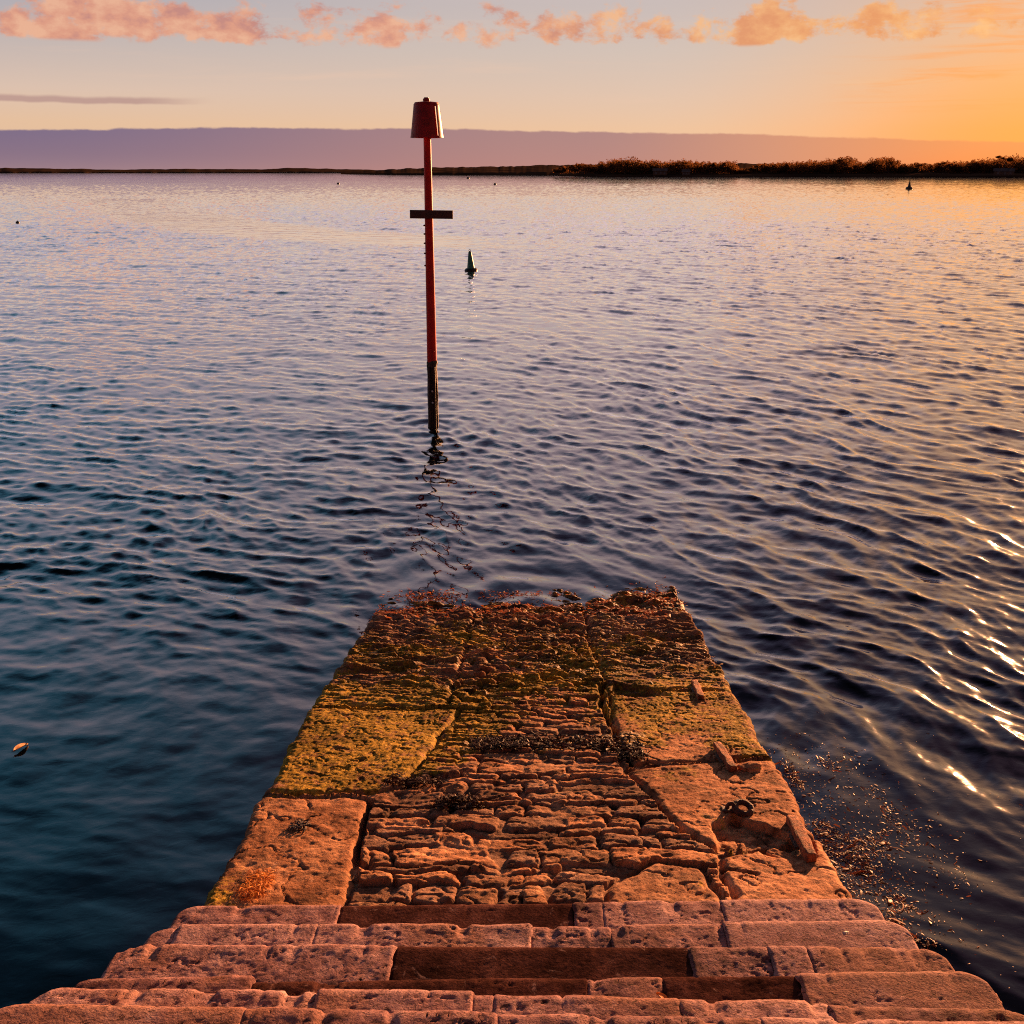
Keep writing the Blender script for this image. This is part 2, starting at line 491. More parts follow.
    e2 = E - edge
    bank = (top - e2).ss(-0.03, 0.09)
    bL = ep.ramp([(p(0), L(172, 138, 144)), (p(0.8), L(142, 118, 140)), (p(1.9), L(128, 111, 142))])
    bM = ep.ramp([(p(0), L(196, 138, 130)), (p(1.9), L(176, 134, 136))])
    bR = ep.ramp([(p(0), L(250, 122, 56)), (p(1.4), L(236, 140, 84))])
    bc = mixc(t, A.ss(10, 23), mixc(t, A.ss(-26, 2), bL, mixc(t, A.ss(2, 14), bM, L(212, 146, 122))), bR)
    c = mixc(t, bank * (back * -1.0 + 1.0), c, bc)
    sky = t.nodes.new('ShaderNodeTexSky'); sky.sky_type = 'NISHITA'; sky.sun_disc = False
    sky.sun_elevation = R(SUN_EL); sky.sun_rotation = R(SUN_AZ)
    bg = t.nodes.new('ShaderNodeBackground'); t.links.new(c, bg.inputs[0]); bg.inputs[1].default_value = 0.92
    bs = t.nodes.new('ShaderNodeBackground'); t.links.new(sky.outputs[0], bs.inputs[0]); bs.inputs[1].default_value = 0.05
    ms = t.nodes.new('ShaderNodeMixShader'); ms.inputs[0].default_value = 0.025
    t.links.new(bg.outputs[0], ms.inputs[1]); t.links.new(bs.outputs[0], ms.inputs[2])
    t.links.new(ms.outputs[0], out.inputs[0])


build_world()
sd = Vector((math.sin(R(SUN_AZ)) * math.cos(R(SUN_EL)), math.cos(R(SUN_AZ)) * math.cos(R(SUN_EL)), math.sin(R(SUN_EL))))
sl = bpy.data.lights.new('sun', 'SUN'); sl.energy = 5.0; sl.angle = R(0.6); sl.color = (1.0, 0.43, 0.18)
so = bpy.data.objects.new('sun', sl); col.objects.link(so)
so.location = sd * 50; so.rotation_euler = (-sd).to_track_quat('-Z', 'Y').to_euler()

cam = bpy.data.cameras.new('camera'); cam.sensor_width = 36; cam.lens = 36 * 1109 / 1024
cam.clip_start = 0.05; cam.clip_end = 30000
co = bpy.data.objects.new('camera', cam); col.objects.link(co)
co.location = (0, 0, CAM_H); co.rotation_euler = (R(90 - 17.07), 0, R(1.1))
scene.camera = co

# ------------------------------------------------------------------ water
NW = 170
_lam = 0.055 * (8.0 / 0.055) ** (np.arange(NW) / (NW - 1)) * rng.uniform(0.93, 1.07, NW)
_lam = _lam.astype(np.float32)
_fam = rng.choice(3, NW, p=[0.36, 0.34, 0.30])      # 0: seas on the right, 1: seas bent round on the left, 2: everywhere
_dir = np.where(_fam == 0, R(-136) + rng.normal(0, 0.26, NW), np.where(_fam == 1, R(-100) + rng.normal(0, 0.28, NW), R(-118) + rng.normal(0, 0.75, NW))).astype(np.float32)
_ph = rng.uniform(0, 2 * math.pi, NW).astype(np.float32)
_lg = np.log(_lam / 0.20)
_slope = (0.20 * np.exp(-0.5 * (_lg / 1.15) ** 2) * math.sqrt(2.0 / NW) * 1.7).astype(np.float32)
_amp = _slope * _lam / (2 * math.pi)


def seg_d(x, y, pts):
    best = np.full(x.shape, 1e9, np.float32)
    for (ax, ay), (bx, by) in zip(pts, pts[1:]):
        dx, dy = bx - ax, by - ay
        tt = np.clip(((x - ax) * dx + (y - ay) * dy) / (dx * dx + dy * dy), 0, 1)
        best = np.minimum(best, np.hypot(x - ax - tt * dx, y - ay - tt * dy))
    return best


WAKE = [(-52, 146), (-47, 132), (-36, 106), (-23.5, 80), (-17, 70), (-13.3, 64.7), (-9, 61), (-2, 57), (6, 55)]


def calm_field(x, y):
    """1 = normal ripple; less in the lee of the slipway and along the old wake"""
    r = np.hypot(x, y)
    lee = sstep(10.5, 4.0, y) * sstep(-0.6, -1.6, x)
    c = 1 - 0.62 * lee
    wd = seg_d(x, y, WAKE)
    c = c * (1 - (0.76 - 0.34 * sstep(78, 115, y)) * sstep(6.0, 3.0, wd) * sstep(3, -6, x))
    g = fbm(x * 0.022, y * 0.022, np.float32(0.5), 3)
    g2 = fbm(x * 0.16, y * 0.16, np.float32(4.5), 2)
    c = c * (1 + 0.30 * g + 0.22 * g2) * (1 + 1.1 * sstep(25, 80, r))     # more wind out in the open
    over = sstep(8.2, 8.9, y) * sstep(10.5, 9.2, y) * sstep(1.5, 1.2, np.abs(x))
    c = c * (1 - 0.35 * over)
    c = c * (1 - 0.18 * sstep(1.3, 2.2, x) * sstep(8.5, 5.5, y))
    c = c * (1 - 0.45 * blob(x, y, 1.75, 5.0, 0.45, 1.0))
    return np.clip(c, 0.12, 3.2)


def waves(x, y, spacing=0.0, calm=None, chop=False):
    x = np.asarray(x, np.float32); y = np.asarray(y, np.float32)
    if calm is None: calm = calm_field(x, y)
    wx = x + 0.35 * perlin(x * 0.5, y * 0.5, np.float32(2.2)); wy = y + 0.35 * perlin(x * 0.5, y * 0.5, np.float32(8.2))
    z = np.zeros(x.shape, np.float32); hx = np.zeros(x.shape, np.float32); hy = np.zeros(x.shape, np.float32)
    short = np.clip(calm, 0, 1) ** 1.5
    wr = sstep(-5, 4, x); wfam = (1.35 * wr, 1.35 * (1 - wr), np.ones_like(wr))
    for i in range(NW):
        kx, ky = math.cos(_dir[i]) * 2 * math.pi / _lam[i], math.sin(_dir[i]) * 2 * math.pi / _lam[i]
        ph = kx * wx + ky * wy + _ph[i]
        a = _amp[i]
        s = a * np.sin(ph); w_ = wfam[_fam[i]]
        if np.ndim(spacing) or spacing > 0:
            w_ = w_ * sstep(0.35, 1.1, _lam[i] / np.maximum(spacing, 1e-4))
        if _lam[i] < 0.6: w_ = w_ * short
        z += s * w_
        if chop:
            q = a * 0.85 * np.cos(ph) * w_
            hx += q * math.cos(_dir[i]); hy += q * math.sin(_dir[i])
    # wash running off the end of the slipway
    for (cx, cyy, aa, lam) in ((0.0, 8.4, 0.016, 0.48), (-1.39, 15.08, 0.010, 0.35)):
        rr = np.hypot(x - cx, y - cyy)
        z += aa * np.sin(rr * 2 * math.pi / lam) * np.exp(-np.maximum(rr - 0.3, 0) / 1.1)
    if chop: return z * calm, hx * calm, hy * calm
    return z * calm


def build_water():
    th = np.concatenate([np.arange(-62, -30, 0.32), np.arange(-30, 30, 0.075), np.arange(30, 62.01, 0.32)]).astype(np.float32)
    r = [1.3]
    while r[-1] < 9000:
        q = r[-1]
        r.append(q * (1 + (0.0042 if q < 120 else 0.0042 + min(0.014, 0.003 * math.log(q / 120)))))
    r = np.array(r, np.float32)
    T, Rr = np.meshgrid(np.radians(th), r)
    x = Rr * np.sin(T); y = Rr * np.cos(T)
    calm = calm_field(x, y)
    z, hx, hy = waves(x, y, Rr * 0.0040, calm, True)
    fade = sstep(1.3, 2.0, Rr) * sstep(8000, 3000, Rr); inner = fade * sstep(62, 58, np.abs(np.degrees(T)))
    z *= fade; x = x + hx * inner; y = y + hy * inner
    nr, nt = T.shape
    idx = np.arange(nr * nt, dtype=np.int32).reshape(nr, nt)
    q = np.stack([idx[:-1, :-1], idx[:-1, 1:], idx[1:, 1:], idx[1:, :-1]], -1).reshape(-1, 4)
    V = np.stack([x, y, z], -1).reshape(-1, 3)
    # the rest of the sea, behind and beside: coarse, still one sheet
    n0 = len(V)
    ang = np.radians(np.arange(62.0, 298.1, 4.0))
    rr = np.array([0.0, 1.3, 3, 8, 30, 200, 2000, 9000])
    ex = [[(a_ * math.sin(b), a_ * math.cos(b), 0.0) for b in ang] for a_ in rr]
    V = np.concatenate([V, np.array(ex, np.float32).reshape(-1, 3)])
    ii = n0 + np.arange(len(rr) * len(ang), dtype=np.int32).reshape(len(rr), len(ang))
    q2 = np.stack([ii[:-1, :-1], ii[:-1, 1:], ii[1:, 1:], ii[1:, :-1]], -1).reshape(-1, 4)
    # disc in front of the feet
    n1 = len(V)
    V = np.concatenate([V, np.array([[0, 0, 0]], np.float32)])
    tri = np.stack([np.full(nt - 1, n1), idx[0, 1:], idx[0, :-1]], -1)
    cal = np.concatenate([calm.ravel(), np.ones(len(V) - n0, np.float32)])
    me = mesh_np('water', V, np.concatenate([q, q2]), tri, M['water'], True, {'calm': cal})
    tag(link('water', me), 'rippled dusk sea reflecting the pink and orange sky', kind='structure')


build_water()

# seabed sheet under everything
def build_seabed():
    rr = np.array([0.01, 5, 12, 30, 80, 300, 1200, 9500]); an = np.radians(np.arange(0, 360, 6))
    V = [(a * math.sin(b), a * math.cos(b), -1.6 - 0.6 * min(1, a / 40)) for a in rr for b in an]
    n = len(an); q = []
    for i in range(len(rr) - 1):
        for k in range(n):
            q.append((i * n + k, (i + 1) * n + k, (i + 1) * n + (k + 1) % n, i * n + (k + 1) % n))
    me = mesh_np('seabed', V, q, None, M['seabed'])
    tag(link('seabed', me), 'dark mud seabed under the water', kind='structure')


build_seabed()

# ------------------------------------------------------------------ slipway
POLY = {
    'L1': [(-1.6, 3.0), (-0.69, 3.0), (-0.70, 3.65), (-0.76, 4.52), (-1.6, 4.52)],
    'L2': [(-1.6, 4.57), (-0.80, 4.57), (-0.60, 4.66), (-0.42, 5.78), (-1.6, 5.76)],
    'L3': [(-1.6, 5.81), (-0.50, 5.83), (-0.46, 7.08), (-1.6, 7.05)],
    'L4': [(-1.6, 7.10), (-0.48, 7.13), (-0.44, 8.75), (-1.6, 8.6)],
    'C1': [(0.26, 3.0), (0.74, 3.0), (0.70, 3.86), (0.52, 3.92), (0.31, 3.72)],
    'R1': [(0.80, 3.0), (0.775, 3.72), (0.80, 3.97), (1.0, 4.06), (1.6, 4.31), (1.6, 3.0)],
    'R2': [(0.79, 4.02), (1.0, 4.10), (1.6, 4.35), (1.6, 5.05), (1.21, 5.05), (0.47, 4.90), (0.615, 4.38), (0.72, 4.09)],
    'R3': [(0.46, 4.95), (1.21, 5.10), (1.6, 5.10), (1.6, 6.17), (0.47, 6.12)],
    'R4': [(0.47, 6.17), (1.6, 6.22), (1.6, 7.38), (0.41, 7.40)],
    'R5': [(0.42, 7.45), (1.6, 7.43), (1.6, 9.0), (0.43, 8.85)],
}


def poly_sd(x, y, P):
    """signed distance, positive inside a convex-ish polygon"""
    inside = np.zeros(x.shape, bool); d = np.full(x.shape, 1e9, np.float32)
    n = len(P)
    for i in range(n):
        ax, ay = P[i]; bx, by = P[(i + 1) % n]
        dx, dy = bx - ax, by - ay
        tt = np.clip(((x - ax) * dx + (y - ay) * dy) / (dx * dx + dy * dy), 0, 1)
        d = np.minimum(d, np.hypot(x - ax - tt * dx, y - ay - tt * dy))
        cond = ((ay > y) != (by > y)) & (x < (bx - ax) * (y - ay) / ((by - ay) if by != ay else 1e-9) + ax)
        inside ^= cond
    return np.where(inside, d, -d)


def ramp_plane(y): return SLOPE * (WATER_Y - y)


_rows = [3.0]
_rr = np.random.default_rng(21)
while _rows[-1] < 9.9:
    yy = _rows[-1]
    _rows.append(yy + _rr.uniform(0.045, 0.135) * (1.15 if yy < 4.3 else 0.9))
_rows = np.array(_rows)
_joints = []
for i in range(len(_rows)):
    xs = [-1.6 + _rr.uniform(0, 0.25)]
    while xs[-1] < 1.6: xs.append(xs[-1] + _rr.choice([0.1, 0.16, 0.22, 0.3, 0.42]) * _rr.uniform(0.85, 1.15))
    _joints.append(np.array(xs))
_srand = _rr.random((len(_rows), 40))
_soff = _rr.normal(0, 0.0045, (len(_rows), 40))
_stilt = _rr.normal(-0.02, 0.06, (len(_rows), 40))


def slip_fields(x, y):
    wx = x + 0.026 * fbm(x * 4, y * 4, np.float32(1), 3); wy = y + 0.024 * fbm(x * 4, y * 4, np.float32(6), 3)
    wx2 = wx + 0.006 * fbm(x * 21, y * 21, np.float32(3), 2); wy2 = wy + 0.006 * fbm(x * 21, y * 21, np.float32(9), 2)
    label = np.full(x.shape, -1, np.int32)
    h = np.full(x.shape, -0.034, np.float32); sr = np.full(x.shape, 0.25, np.float32)
    # rubble courses
    row_y = wy2 + 0.05 * perlin(x * 1.9, y * 1.9, np.float32(12)) + 0.012 * fbm(x * 9, y * 9, np.float32(13), 2)
    ri = np.clip(np.searchsorted(_rows, row_y) - 1, 0, len(_rows) - 2)
    hc = np.full(x.shape, -0.036, np.float32)
    for k in np.unique(ri):
        mk = ri == k
        js = _joints[k]; xx = wx2[mk]; yq = row_y[mk]
        ji = np.clip(np.searchsorted(js, xx) - 1, 0, len(js) - 2)
        skew = (yq - _rows[k]) * (_srand[k, ji] - 0.5) * 0.8
        dx = np.minimum(xx + skew - js[ji], js[ji + 1] - xx - skew); dy = np.minimum(yq - _rows[k], _rows[k + 1] - yq)
        d = np.minimum(dx, dy * 1.15); d = np.where(np.maximum(dx, dy) < 0.03, 0.03 - np.hypot(np.maximum(0.03 - dx, 0), np.maximum(0.03 - dy, 0)), d) - 0.004
        rad = 0.028
        prof = 1 - np.clip(1 - np.clip(d, 0, rad) / rad, 0, 1) ** 2.2
        tilt = (yq - 0.5 * (_rows[k] + _rows[k + 1])) * _stilt[k, ji]
        missing = _srand[k, ji] < 0.07
        top = 0.0 + _soff[k, ji] + tilt
        sid = _srand[k, ji] * 40
        top = top + 0.0045 * fbm(x[mk] * 8 + sid, y[mk] * 20 + sid, sid, 3) - 0.010 * sstep(0.06, 0.015, np.abs(perlin(x[mk] * 6 + sid, y[mk] * 12, sid)))
        top = np.where(missing, -0.016, top)
        hc[mk] = np.where(d > 0, top - 0.011 * (1 - prof), -0.036)
        sr[mk] = np.where(d > 0, _srand[k, ji], 0.12)
    layer = fbm(x * 5, y * 22, np.float32(2), 4)
    hc = np.maximum(hc, -0.024 + 0.014 * fbm(x * 11, y * 11, np.float32(33), 2)) + 0.003 * layer + 0.0035 * fbm(x * 34, y * 46, np.float32(7), 4, 0.6)
    mort = sstep(0.25, 0.5, fbm(x * 2.3, y * 2.3, np.float32(31), 2)) * 0.7
    hc = hc * (1 - mort) + (-0.012 + 0.012 * fbm(x * 14, y * 14, np.float32(5), 3)) * mort
    h = hc + 0.006
    # slabs
    for i, (k, P) in enumerate(POLY.items()):
        d = poly_sd(wx, wy, P)
        ins = d > 0
        label[ins] = i
        rad = 0.030
        prof = 1 - np.clip(1 - np.clip(d - 0.002, 0, rad) / rad, 0, 1) ** 2.4
        off = [0.003, 0.004, 0.0, 0.0, 0.002, 0.003, 0.004, 0.004, 0.002, 0.014][i]
        top = off + 0.009 * fbm(x * 2.1 + i, y * 2.1, np.float32(2), 3) + 0.0035 * fbm(x * 16, y * 16, np.float32(i), 5, 0.65) - 0.010 * sstep(0.030, 0.006, np.abs(fbm(x * 2.1 + 3 * i, y * 2.1, np.float32(i + 40), 4, 0.55))) - 0.003 * sstep(0.3, 0.6, fbm(x * 44, y * 52, np.float32(i + 60), 3))
        lo_ = -0.018 + 0.014 * fbm(x * 6, y * 6, np.float32(19), 3)
        hs = lo_ + (top - lo_) * prof
        h = np.where(ins, hs, h)
        sr = np.where(ins, [0.62, 0.5, 0.4, 0.3, 0.55, 0.92, 0.72, 0.7, 0.4, 0.35][i], sr)
        near = (d <= 0) & (d > -0.02)
        h = np.where(near, np.minimum(h, -0.022 + 0.016 * fbm(x * 8, y * 8, np.float32(3), 3)), h)
    # broken hollow on the right-hand slab, between the ring and the last iron bar
    hol = poly_sd(wx2, wy2, [(0.76, 4.03), (0.80, 4.28), (0.93, 4.38), (1.02, 4.27), (1.10, 4.19), (1.19, 4.10), (1.16, 3.96), (1.02, 3.95), (0.93, 4.06)])
    h = np.where(hol > -0.01, h - 0.040 * sstep(-0.01, 0.012, hol) + 0.008 * fbm(x * 18, y * 18, np.float32(11), 3) * (hol > 0), h)
    # dish at the far end of the third slab
    pud = poly_sd(wx2, wy2, [(0.48, 6.05), (0.50, 6.35), (0.75, 6.2), (0.85, 6.02), (0.65, 6.0)])
    h = h - 0.035 * sstep(0.0, 0.03, pud)
    # fissures
    for pts, wd, dp in (([(0.50, 4.95), (0.46, 5.4), (0.40, 5.9), (0.44, 6.3)], 0.022, 0.05), ([(-0.72, 3.9), (-0.74, 4.5)], 0.02, 0.05),
                        ([(0.9, 3.8), (0.79, 3.86)], 0.012, 0.02)):
        dd = seg_d(wx2, wy2, pts)
        h = h - dp * sstep(wd, wd * 0.4, dd)
    # moss
    md = poly_sd(wx, wy, [(-1.7, 4.60), (-0.75, 4.58), (-0.40, 4.85), (-0.14, 5.3), (-0.12, 5.9), (-0.45, 6.3), (-1.7, 6.4)]) + 0.17 * fbm(x * 3.5, y * 3.5, np.float32(77), 4)
    moss = 0.74 * sstep(-0.06, 0.08, md)
    moss = np.maximum(moss, 0.75 * blob(x, y, -1.18, 3.62, 0.14, 0.22))
    moss = np.maximum(moss, 0.85 * blob(x, y, -1.05, 4.62, 0.22, 0.10))
    mr = poly_sd(wx, wy, [(0.46, 5.15), (0.9, 5.3), (1.02, 4.95), (1.7, 5.0), (1.7, 6.5), (0.40, 6.4)]) + 0.12 * fbm(x * 4, y * 4, np.float32(78), 4)
    moss = np.maximum(moss, 0.66 * sstep(-0.08, 0.08, mr))
    moss = np.maximum(moss, 0.74 * blob(x, y, 1.10, 5.35, 0.26, 0.38))
    moss = np.maximum(moss, 0.74 * blob(x, y, 0.72, 5.75, 0.36, 0.40))
    moss = np.maximum(moss, 0.50 * blob(x, y, 0.72, 4.85, 0.2, 0.15))
    moss = np.maximum(moss, 0.50 * blob(x, y, 0.85, 4.02, 0.12, 0.06))
    moss = np.maximum(moss, 0.80 * sstep(5.0, 5.8, y) * sstep(8.6, 7.2, y) * (0.72 + 0.5 * fbm(x * 1.5, y * 1.5, np.float32(41), 2)))
    moss = np.maximum(moss, 0.30 * sstep(0.1, 0.5, fbm(x * 1.8, y * 1.8, np.float32(22), 3)))
    moss = moss + 0.10 * fbm(x * 5, y * 5, np.float32(14), 2)
    h = h + 0.011 * np.clip(moss, 0, 1) * (np.abs(fbm(x * 52, y * 60, np.float32(15), 3)) + 0.35 * fbm(x * 13, y * 17, np.float32(16), 3))
    # weed cover increases towards the water
    weed = 0.54 * sstep(5.4, 6.3, y - 0.5 * sstep(0.2, 0.6, x)) + 0.15 * sstep(7.6, 8.4, y)
    weed = weed * np.clip(0.55 + 0.9 * fbm(x * 1.6, y * 2.6, np.float32(51), 3), 0, 1.05)
    weed = np.where(y > 8.1, np.maximum(weed, 0.75), weed)
    weed = np.maximum(weed, 0.9 * np.exp(-(seg_d(x, y, [(-0.32, 5.22), (0.1, 5.2), (0.55, 5.38)]) / 0.08) ** 2))
    weed = np.maximum(weed, 0.8 * blob(x, y, -0.33, 4.45, 0.16, 0.07))
    weed = np.maximum(weed, 0.8 * blob(x, y, -0.55, 4.72, 0.16, 0.05))
    lump = np.abs(fbm(x * 4.5, y * 15, np.float32(61), 3, 0.5)); lump2 = fbm(x * 3.0, y * 7, np.float32(66), 3)
    wk = sstep(5.4, 6.6, y - 0.5 * sstep(0.2, 0.6, x))
    h = h + wk * (0.038 * lump + 0.020 * lump2 - 0.016) - 0.018 * sstep(7.9, 8.4, y) + 0.045 * sstep(7.7, 8.5, y) * fbm(x * 2.6, y * 2.6, np.float32(68), 3)
    # the tip: right corner stands a little higher, left third a little lower
    h = h + 0.035 * blob(x, y, 1.02, 8.75, 0.28, 0.45) - 0.02 * blob(x, y, 0.6, 8.75, 0.2, 0.2) - 0.03 * blob(x, y, -0.55, 8.6, 0.45, 0.25)
    return h, label, sr, moss, weed


def build_slipway():
    W = 1.235
    xi = np.linspace(-W, W, 372); n_sk = 8
    sk = np.array([0.012, 0.03, 0.06, 0.15, 0.35, 0.8, 1.4, 2.0])
    xs = np.concatenate([np.full(n_sk, -W), xi, np.full(n_sk, W)])
    skz = np.concatenate([sk[::-1], np.zeros(len(xi)), sk])
    ys = np.concatenate([np.arange(3.28, 9.6, 0.0078), np.arange(9.6, 11.6, 0.03)])
    Xg, Yg = np.meshgrid(xs, ys); Xg = Xg.astype(np.float32); Yg = Yg.astype(np.float32)
    h, lab, sr, moss, weed = slip_fields(Xg, Yg)
    d_edge = W - np.abs(Xg)
    rad = 0.05
    h = h - np.where(d_edge < rad, rad - np.sqrt(np.maximum(rad ** 2 - (rad - d_edge) ** 2, 0)), 0) * 0.8
    side = np.sign(Xg)
    weed = np.maximum(weed, 0.95 * sstep(0.02, 0.06, skz)[None, :] * sstep(0.50, 0.25, ramp_plane(Yg) - skz[None, :]))
    wob = 0.030 * fbm(np.float32(0) * Yg, Yg * 2.2, side * 3 + skz * 4, 3) + 0.012 * fbm(Yg * 12, skz * 14 + 0 * Yg, side, 3)
    bul = -0.045 * blob(Xg, Yg, -1.235, 5.8, 0.5, 1.4)            # the left edge bulges a little
    Xo = Xg + wob * sstep(0.16, 0.0, d_edge) + bul * sstep(0.6, 0.0, np.abs(Xg + 1.235)) - side * 0.0
    Z = ramp_plane(Yg) + h - skz[None, :]
    Xo = Xo + side * 0.02 * sstep(0, 0.4, skz)[None, :]
    V = np.stack([Xo, Yg, Z], -1).reshape(-1, 3)
    ny, nx = Xg.shape
    idx = np.arange(ny * nx, dtype=np.int32).reshape(ny, nx)
    Q = np.stack([idx[:-1, :-1], idx[:-1, 1:], idx[1:, 1:], idx[1:, :-1]], -1)
    FL = lab[:-1, :-1]
    root = empty('slipway', (0, 6, 0), 'old stone slipway sloping down into the water, mossy and hung with weed', 'slipway')
    names = list(POLY)
    for i in [-1] + list(range(len(names))):
        q = Q[FL == i].reshape(-1, 4)
        u, inv = np.unique(q, return_inverse=True)
        me = mesh_np('edge_slab' if i >= 0 else 'rubble_paving', V[u] - np.array([0, 6, 0]), inv.reshape(-1, 4), None, M['ramp'], True,
                     {'srand': sr.ravel()[u], 'moss': moss.ravel()[u], 'weed': weed.ravel()[u]})
        o = link('edge_slab' if i >= 0 else 'rubble_paving', me, root)
        lb = {-1: 'rows of long thin rubble stones set on edge', 1: 'slab covered in yellow-green moss', 5: 'smooth orange slab at the foot of the steps'}
        if i in lb: o['label'] = lb[i]
    return Xo, Yg, Z


build_slipway()


def slip_z(x, y):
    x = np.atleast_1d(np.asarray(x, np.float32)); y = np.atleast_1d(np.asarray(y, np.float32))
    h = slip_fields(x.reshape(1, -1), y.reshape(1, -1))[0].ravel()
    return ramp_plane(y) + h


# ------------------------------------------------------------------ steps
def block_mesh(x0, x1, yn0, yn1, yb, z0, z1, depth=0.30, rough=1.0, seed=0, rl=0.0, rr_=0.0, mat=None, nose=0.045, res=0.0068):
    """one stone of a step: the tread runs from the nose (far side, y = yn) back to yb, then the riser falls from the nose"""
    n = max(10, int((x1 - x0) / res))
    sk = np.array([0.002, 0.008, 0.03, 0.07, 0.14])
    re = 0.004
    xs = np.concatenate([np.full(5, x0), np.linspace(x0, x1, n), np.full(5, x1)])
    kk = np.concatenate([sk[::-1], np.zeros(n), sk])
    tread = np.arange(0.0, 1.0001, 0.0068 / max(0.1, abs(yn0 - yb)))
    prof = []                                    # (fraction of tread, dy, dz, ny, nz)
    for f in tread: prof.append((f, -nose * f, 0, 0, 1))
    for a in np.linspace(0, math.pi / 2, 9)[1:]:
        prof.append((1, -nose + nose * math.sin(a), -nose + nose * math.cos(a), math.sin(a), math.cos(a)))
    for dz in np.linspace(0.012, depth, 14): prof.append((1, 0, -nose - dz, 1, 0))
    prof = np.array(prof)
    F, DY, DZ, NY, NZ = (np.broadcast_to(prof[:, i:i + 1], (len(prof), len(xs))) for i in range(5))
    X = np.broadcast_to(xs, F.shape); K = np.broadcast_to(kk, F.shape)
    s = (X - x0) / (x1 - x0)
    yn = yn0 + (yn1 - yn0) * s
    for side, rad in ((0, rl), (1, rr_)):
        if rad > 0:
            dd = (X - x0) if side == 0 else (x1 - X)
            tt = np.clip(1 - dd / rad, 0, 1)
            yn = yn - rad * (1 - np.sqrt(np.maximum(1 - tt * tt, 0))) * 0.85
    z = z0 + (z1 - z0) * s
    Yp = yb + (yn - yb) * F + DY * (F >= 1) + DY * (F < 1); Zp = z + DZ
    de = np.minimum(X - x0, x1 - X)
    drop = np.where(de < re, re - np.sqrt(np.maximum(re * re - (re - de) ** 2, 0)), 0) + K
    sd_ = seed * 3.37
    edge = sstep(0.80, 1.0, F)
    dn = rough * (0.004 * fbm(X * 3 + sd_, Yp * 3, Zp * 3, 3) + 0.0014 * fbm(X * 13 + sd_, Yp * 16, Zp * 13, 5, 0.6))
    pit = fbm(X * 60 + sd_, Yp * 74, Zp * 60 + 4, 3, 0.65) + 0.35 * fbm(X * 4 + sd_, Yp * 5, Zp * 4, 2)
    crk = np.abs(fbm(X * 3.1 + sd_, Yp * 4.5, np.float32(seed) + 0 * X, 4, 0.55))
    dn = dn - rough * 0.0016 * sstep(0.46, 0.72, pit) - rough * 0.005 * sstep(0.016, 0.003, crk)
    chip = fbm(X * 9 + sd_, np.float32(2.0) + 0 * X, Zp * 3, 4, 0.6)
    dn = dn - rough * 0.009 * edge * sstep(0.2, 0.8, chip)
    dn = dn - drop
    inward = np.sign(X - 0.5 * (x0 + x1)) * np.where(K > 0, 0.010 * fbm(Yp * 14, Zp * 14, np.float32(seed), 3), 0)
    V = np.stack([X + inward, Yp + NY * dn, Zp + NZ * dn], -1).reshape(-1, 3)
    a, b = F.shape
    idx = np.arange(a * b, dtype=np.int32).reshape(a, b)
    q = np.stack([idx[:-1, :-1], idx[:-1, 1:], idx[1:, 1:], idx[1:, :-1]], -1).reshape(-1, 4)
    return mesh_np('stone_block', V, q, None, mat or M['step'])


def px2x(px, d, z):     # x of a picture column for a point on a step (used once to lay the stones out)
    D = d * math.cos(R(17.07)) + (CAM_H - z) * math.sin(R(17.07))
    return (px - 533.5) / 1109 * D


STEPS = [  # nose y at left/right, nose z at left/right, stones: (px from, px to, kind, roughness, dz, dy)
    (3.335, 3.42, 0.925, 0.93, [(189, 346, 's', 1.1, 0, 0), (347, 576, 'p', 0.35, -0.006, -0.002), (577, 605, 's', 1.2, 0.0016, -0.004), (605, 723, 's', 1.3, 0, 0), (723, 879, 's', 0.9, 0, 0)]),
    (3.06, 3.125, 1.06, 1.06, [(160, 187, 's', 1.1, -0.008, -0.012), (187, 323, 's', 1.0, 0, 0), (323, 534, 's', 1.4, -0.0024, 0), (534, 613, 's', 1.5, -0.012, -0.008), (613, 725, 's', 1.4, -0.0048, -0.004), (725, 907, 's', 0.55, 0.0016, 0)]),
    (2.80, 2.83, 1.19, 1.19, [(125, 399, 's', 1.2, 0.0016, 0), (400, 691, 'p', 0.35, -0.006, 0), (691, 769, 's', 1.3, -0.0024, -0.002), (769, 807, 's', 0.9, 0.0032, 0), (807, 950, 's', 0.8, 0.0008, 0)]),
    (2.47, 2.57, 1.32, 1.32, [(98, 259, 's', 1.3, 0.0112, 0.008), (260, 591, 'p', 1.0, -0.006, 0.004), (591, 665, 's', 1.0, -0.0048, 0), (665, 801, 'p', 0.9, -0.006, 0), (801, 986, 's', 0.6, 0.0024, 0)]),
    (2.32, 2.30, 1.445, 1.445, [(45, 323, 's', 1.3, 0, -0.004), (323, 477, 's', 1.0, 0.004, 0.0048), (477, 498, 's', 0.8, -0.0024, 0), (498, 681, 's', 1.3, -0.0024, 0), (681, 827, 's', 1.3, -0.0016, 0), (827, 1031, 's', 1.2, -0.004, -0.012)]),
    (2.11, 2.10, 1.57, 1.57, [(-18, 251, 's', 0.45, 0, 0.004), (251, 501, 's', 1.4, -0.0016, 0), (501, 761, 's', 1.4, 0, 0), (761, 1091, 's', 1.1, 0, 0)]),
    (1.80, 1.80, 1.70, 1.70, [(-90, 301, 's', 1.0, 0, 0), (301, 621, 's', 1.0, 0, 0), (621, 1163, 's', 1.0, 0, 0)]),
]


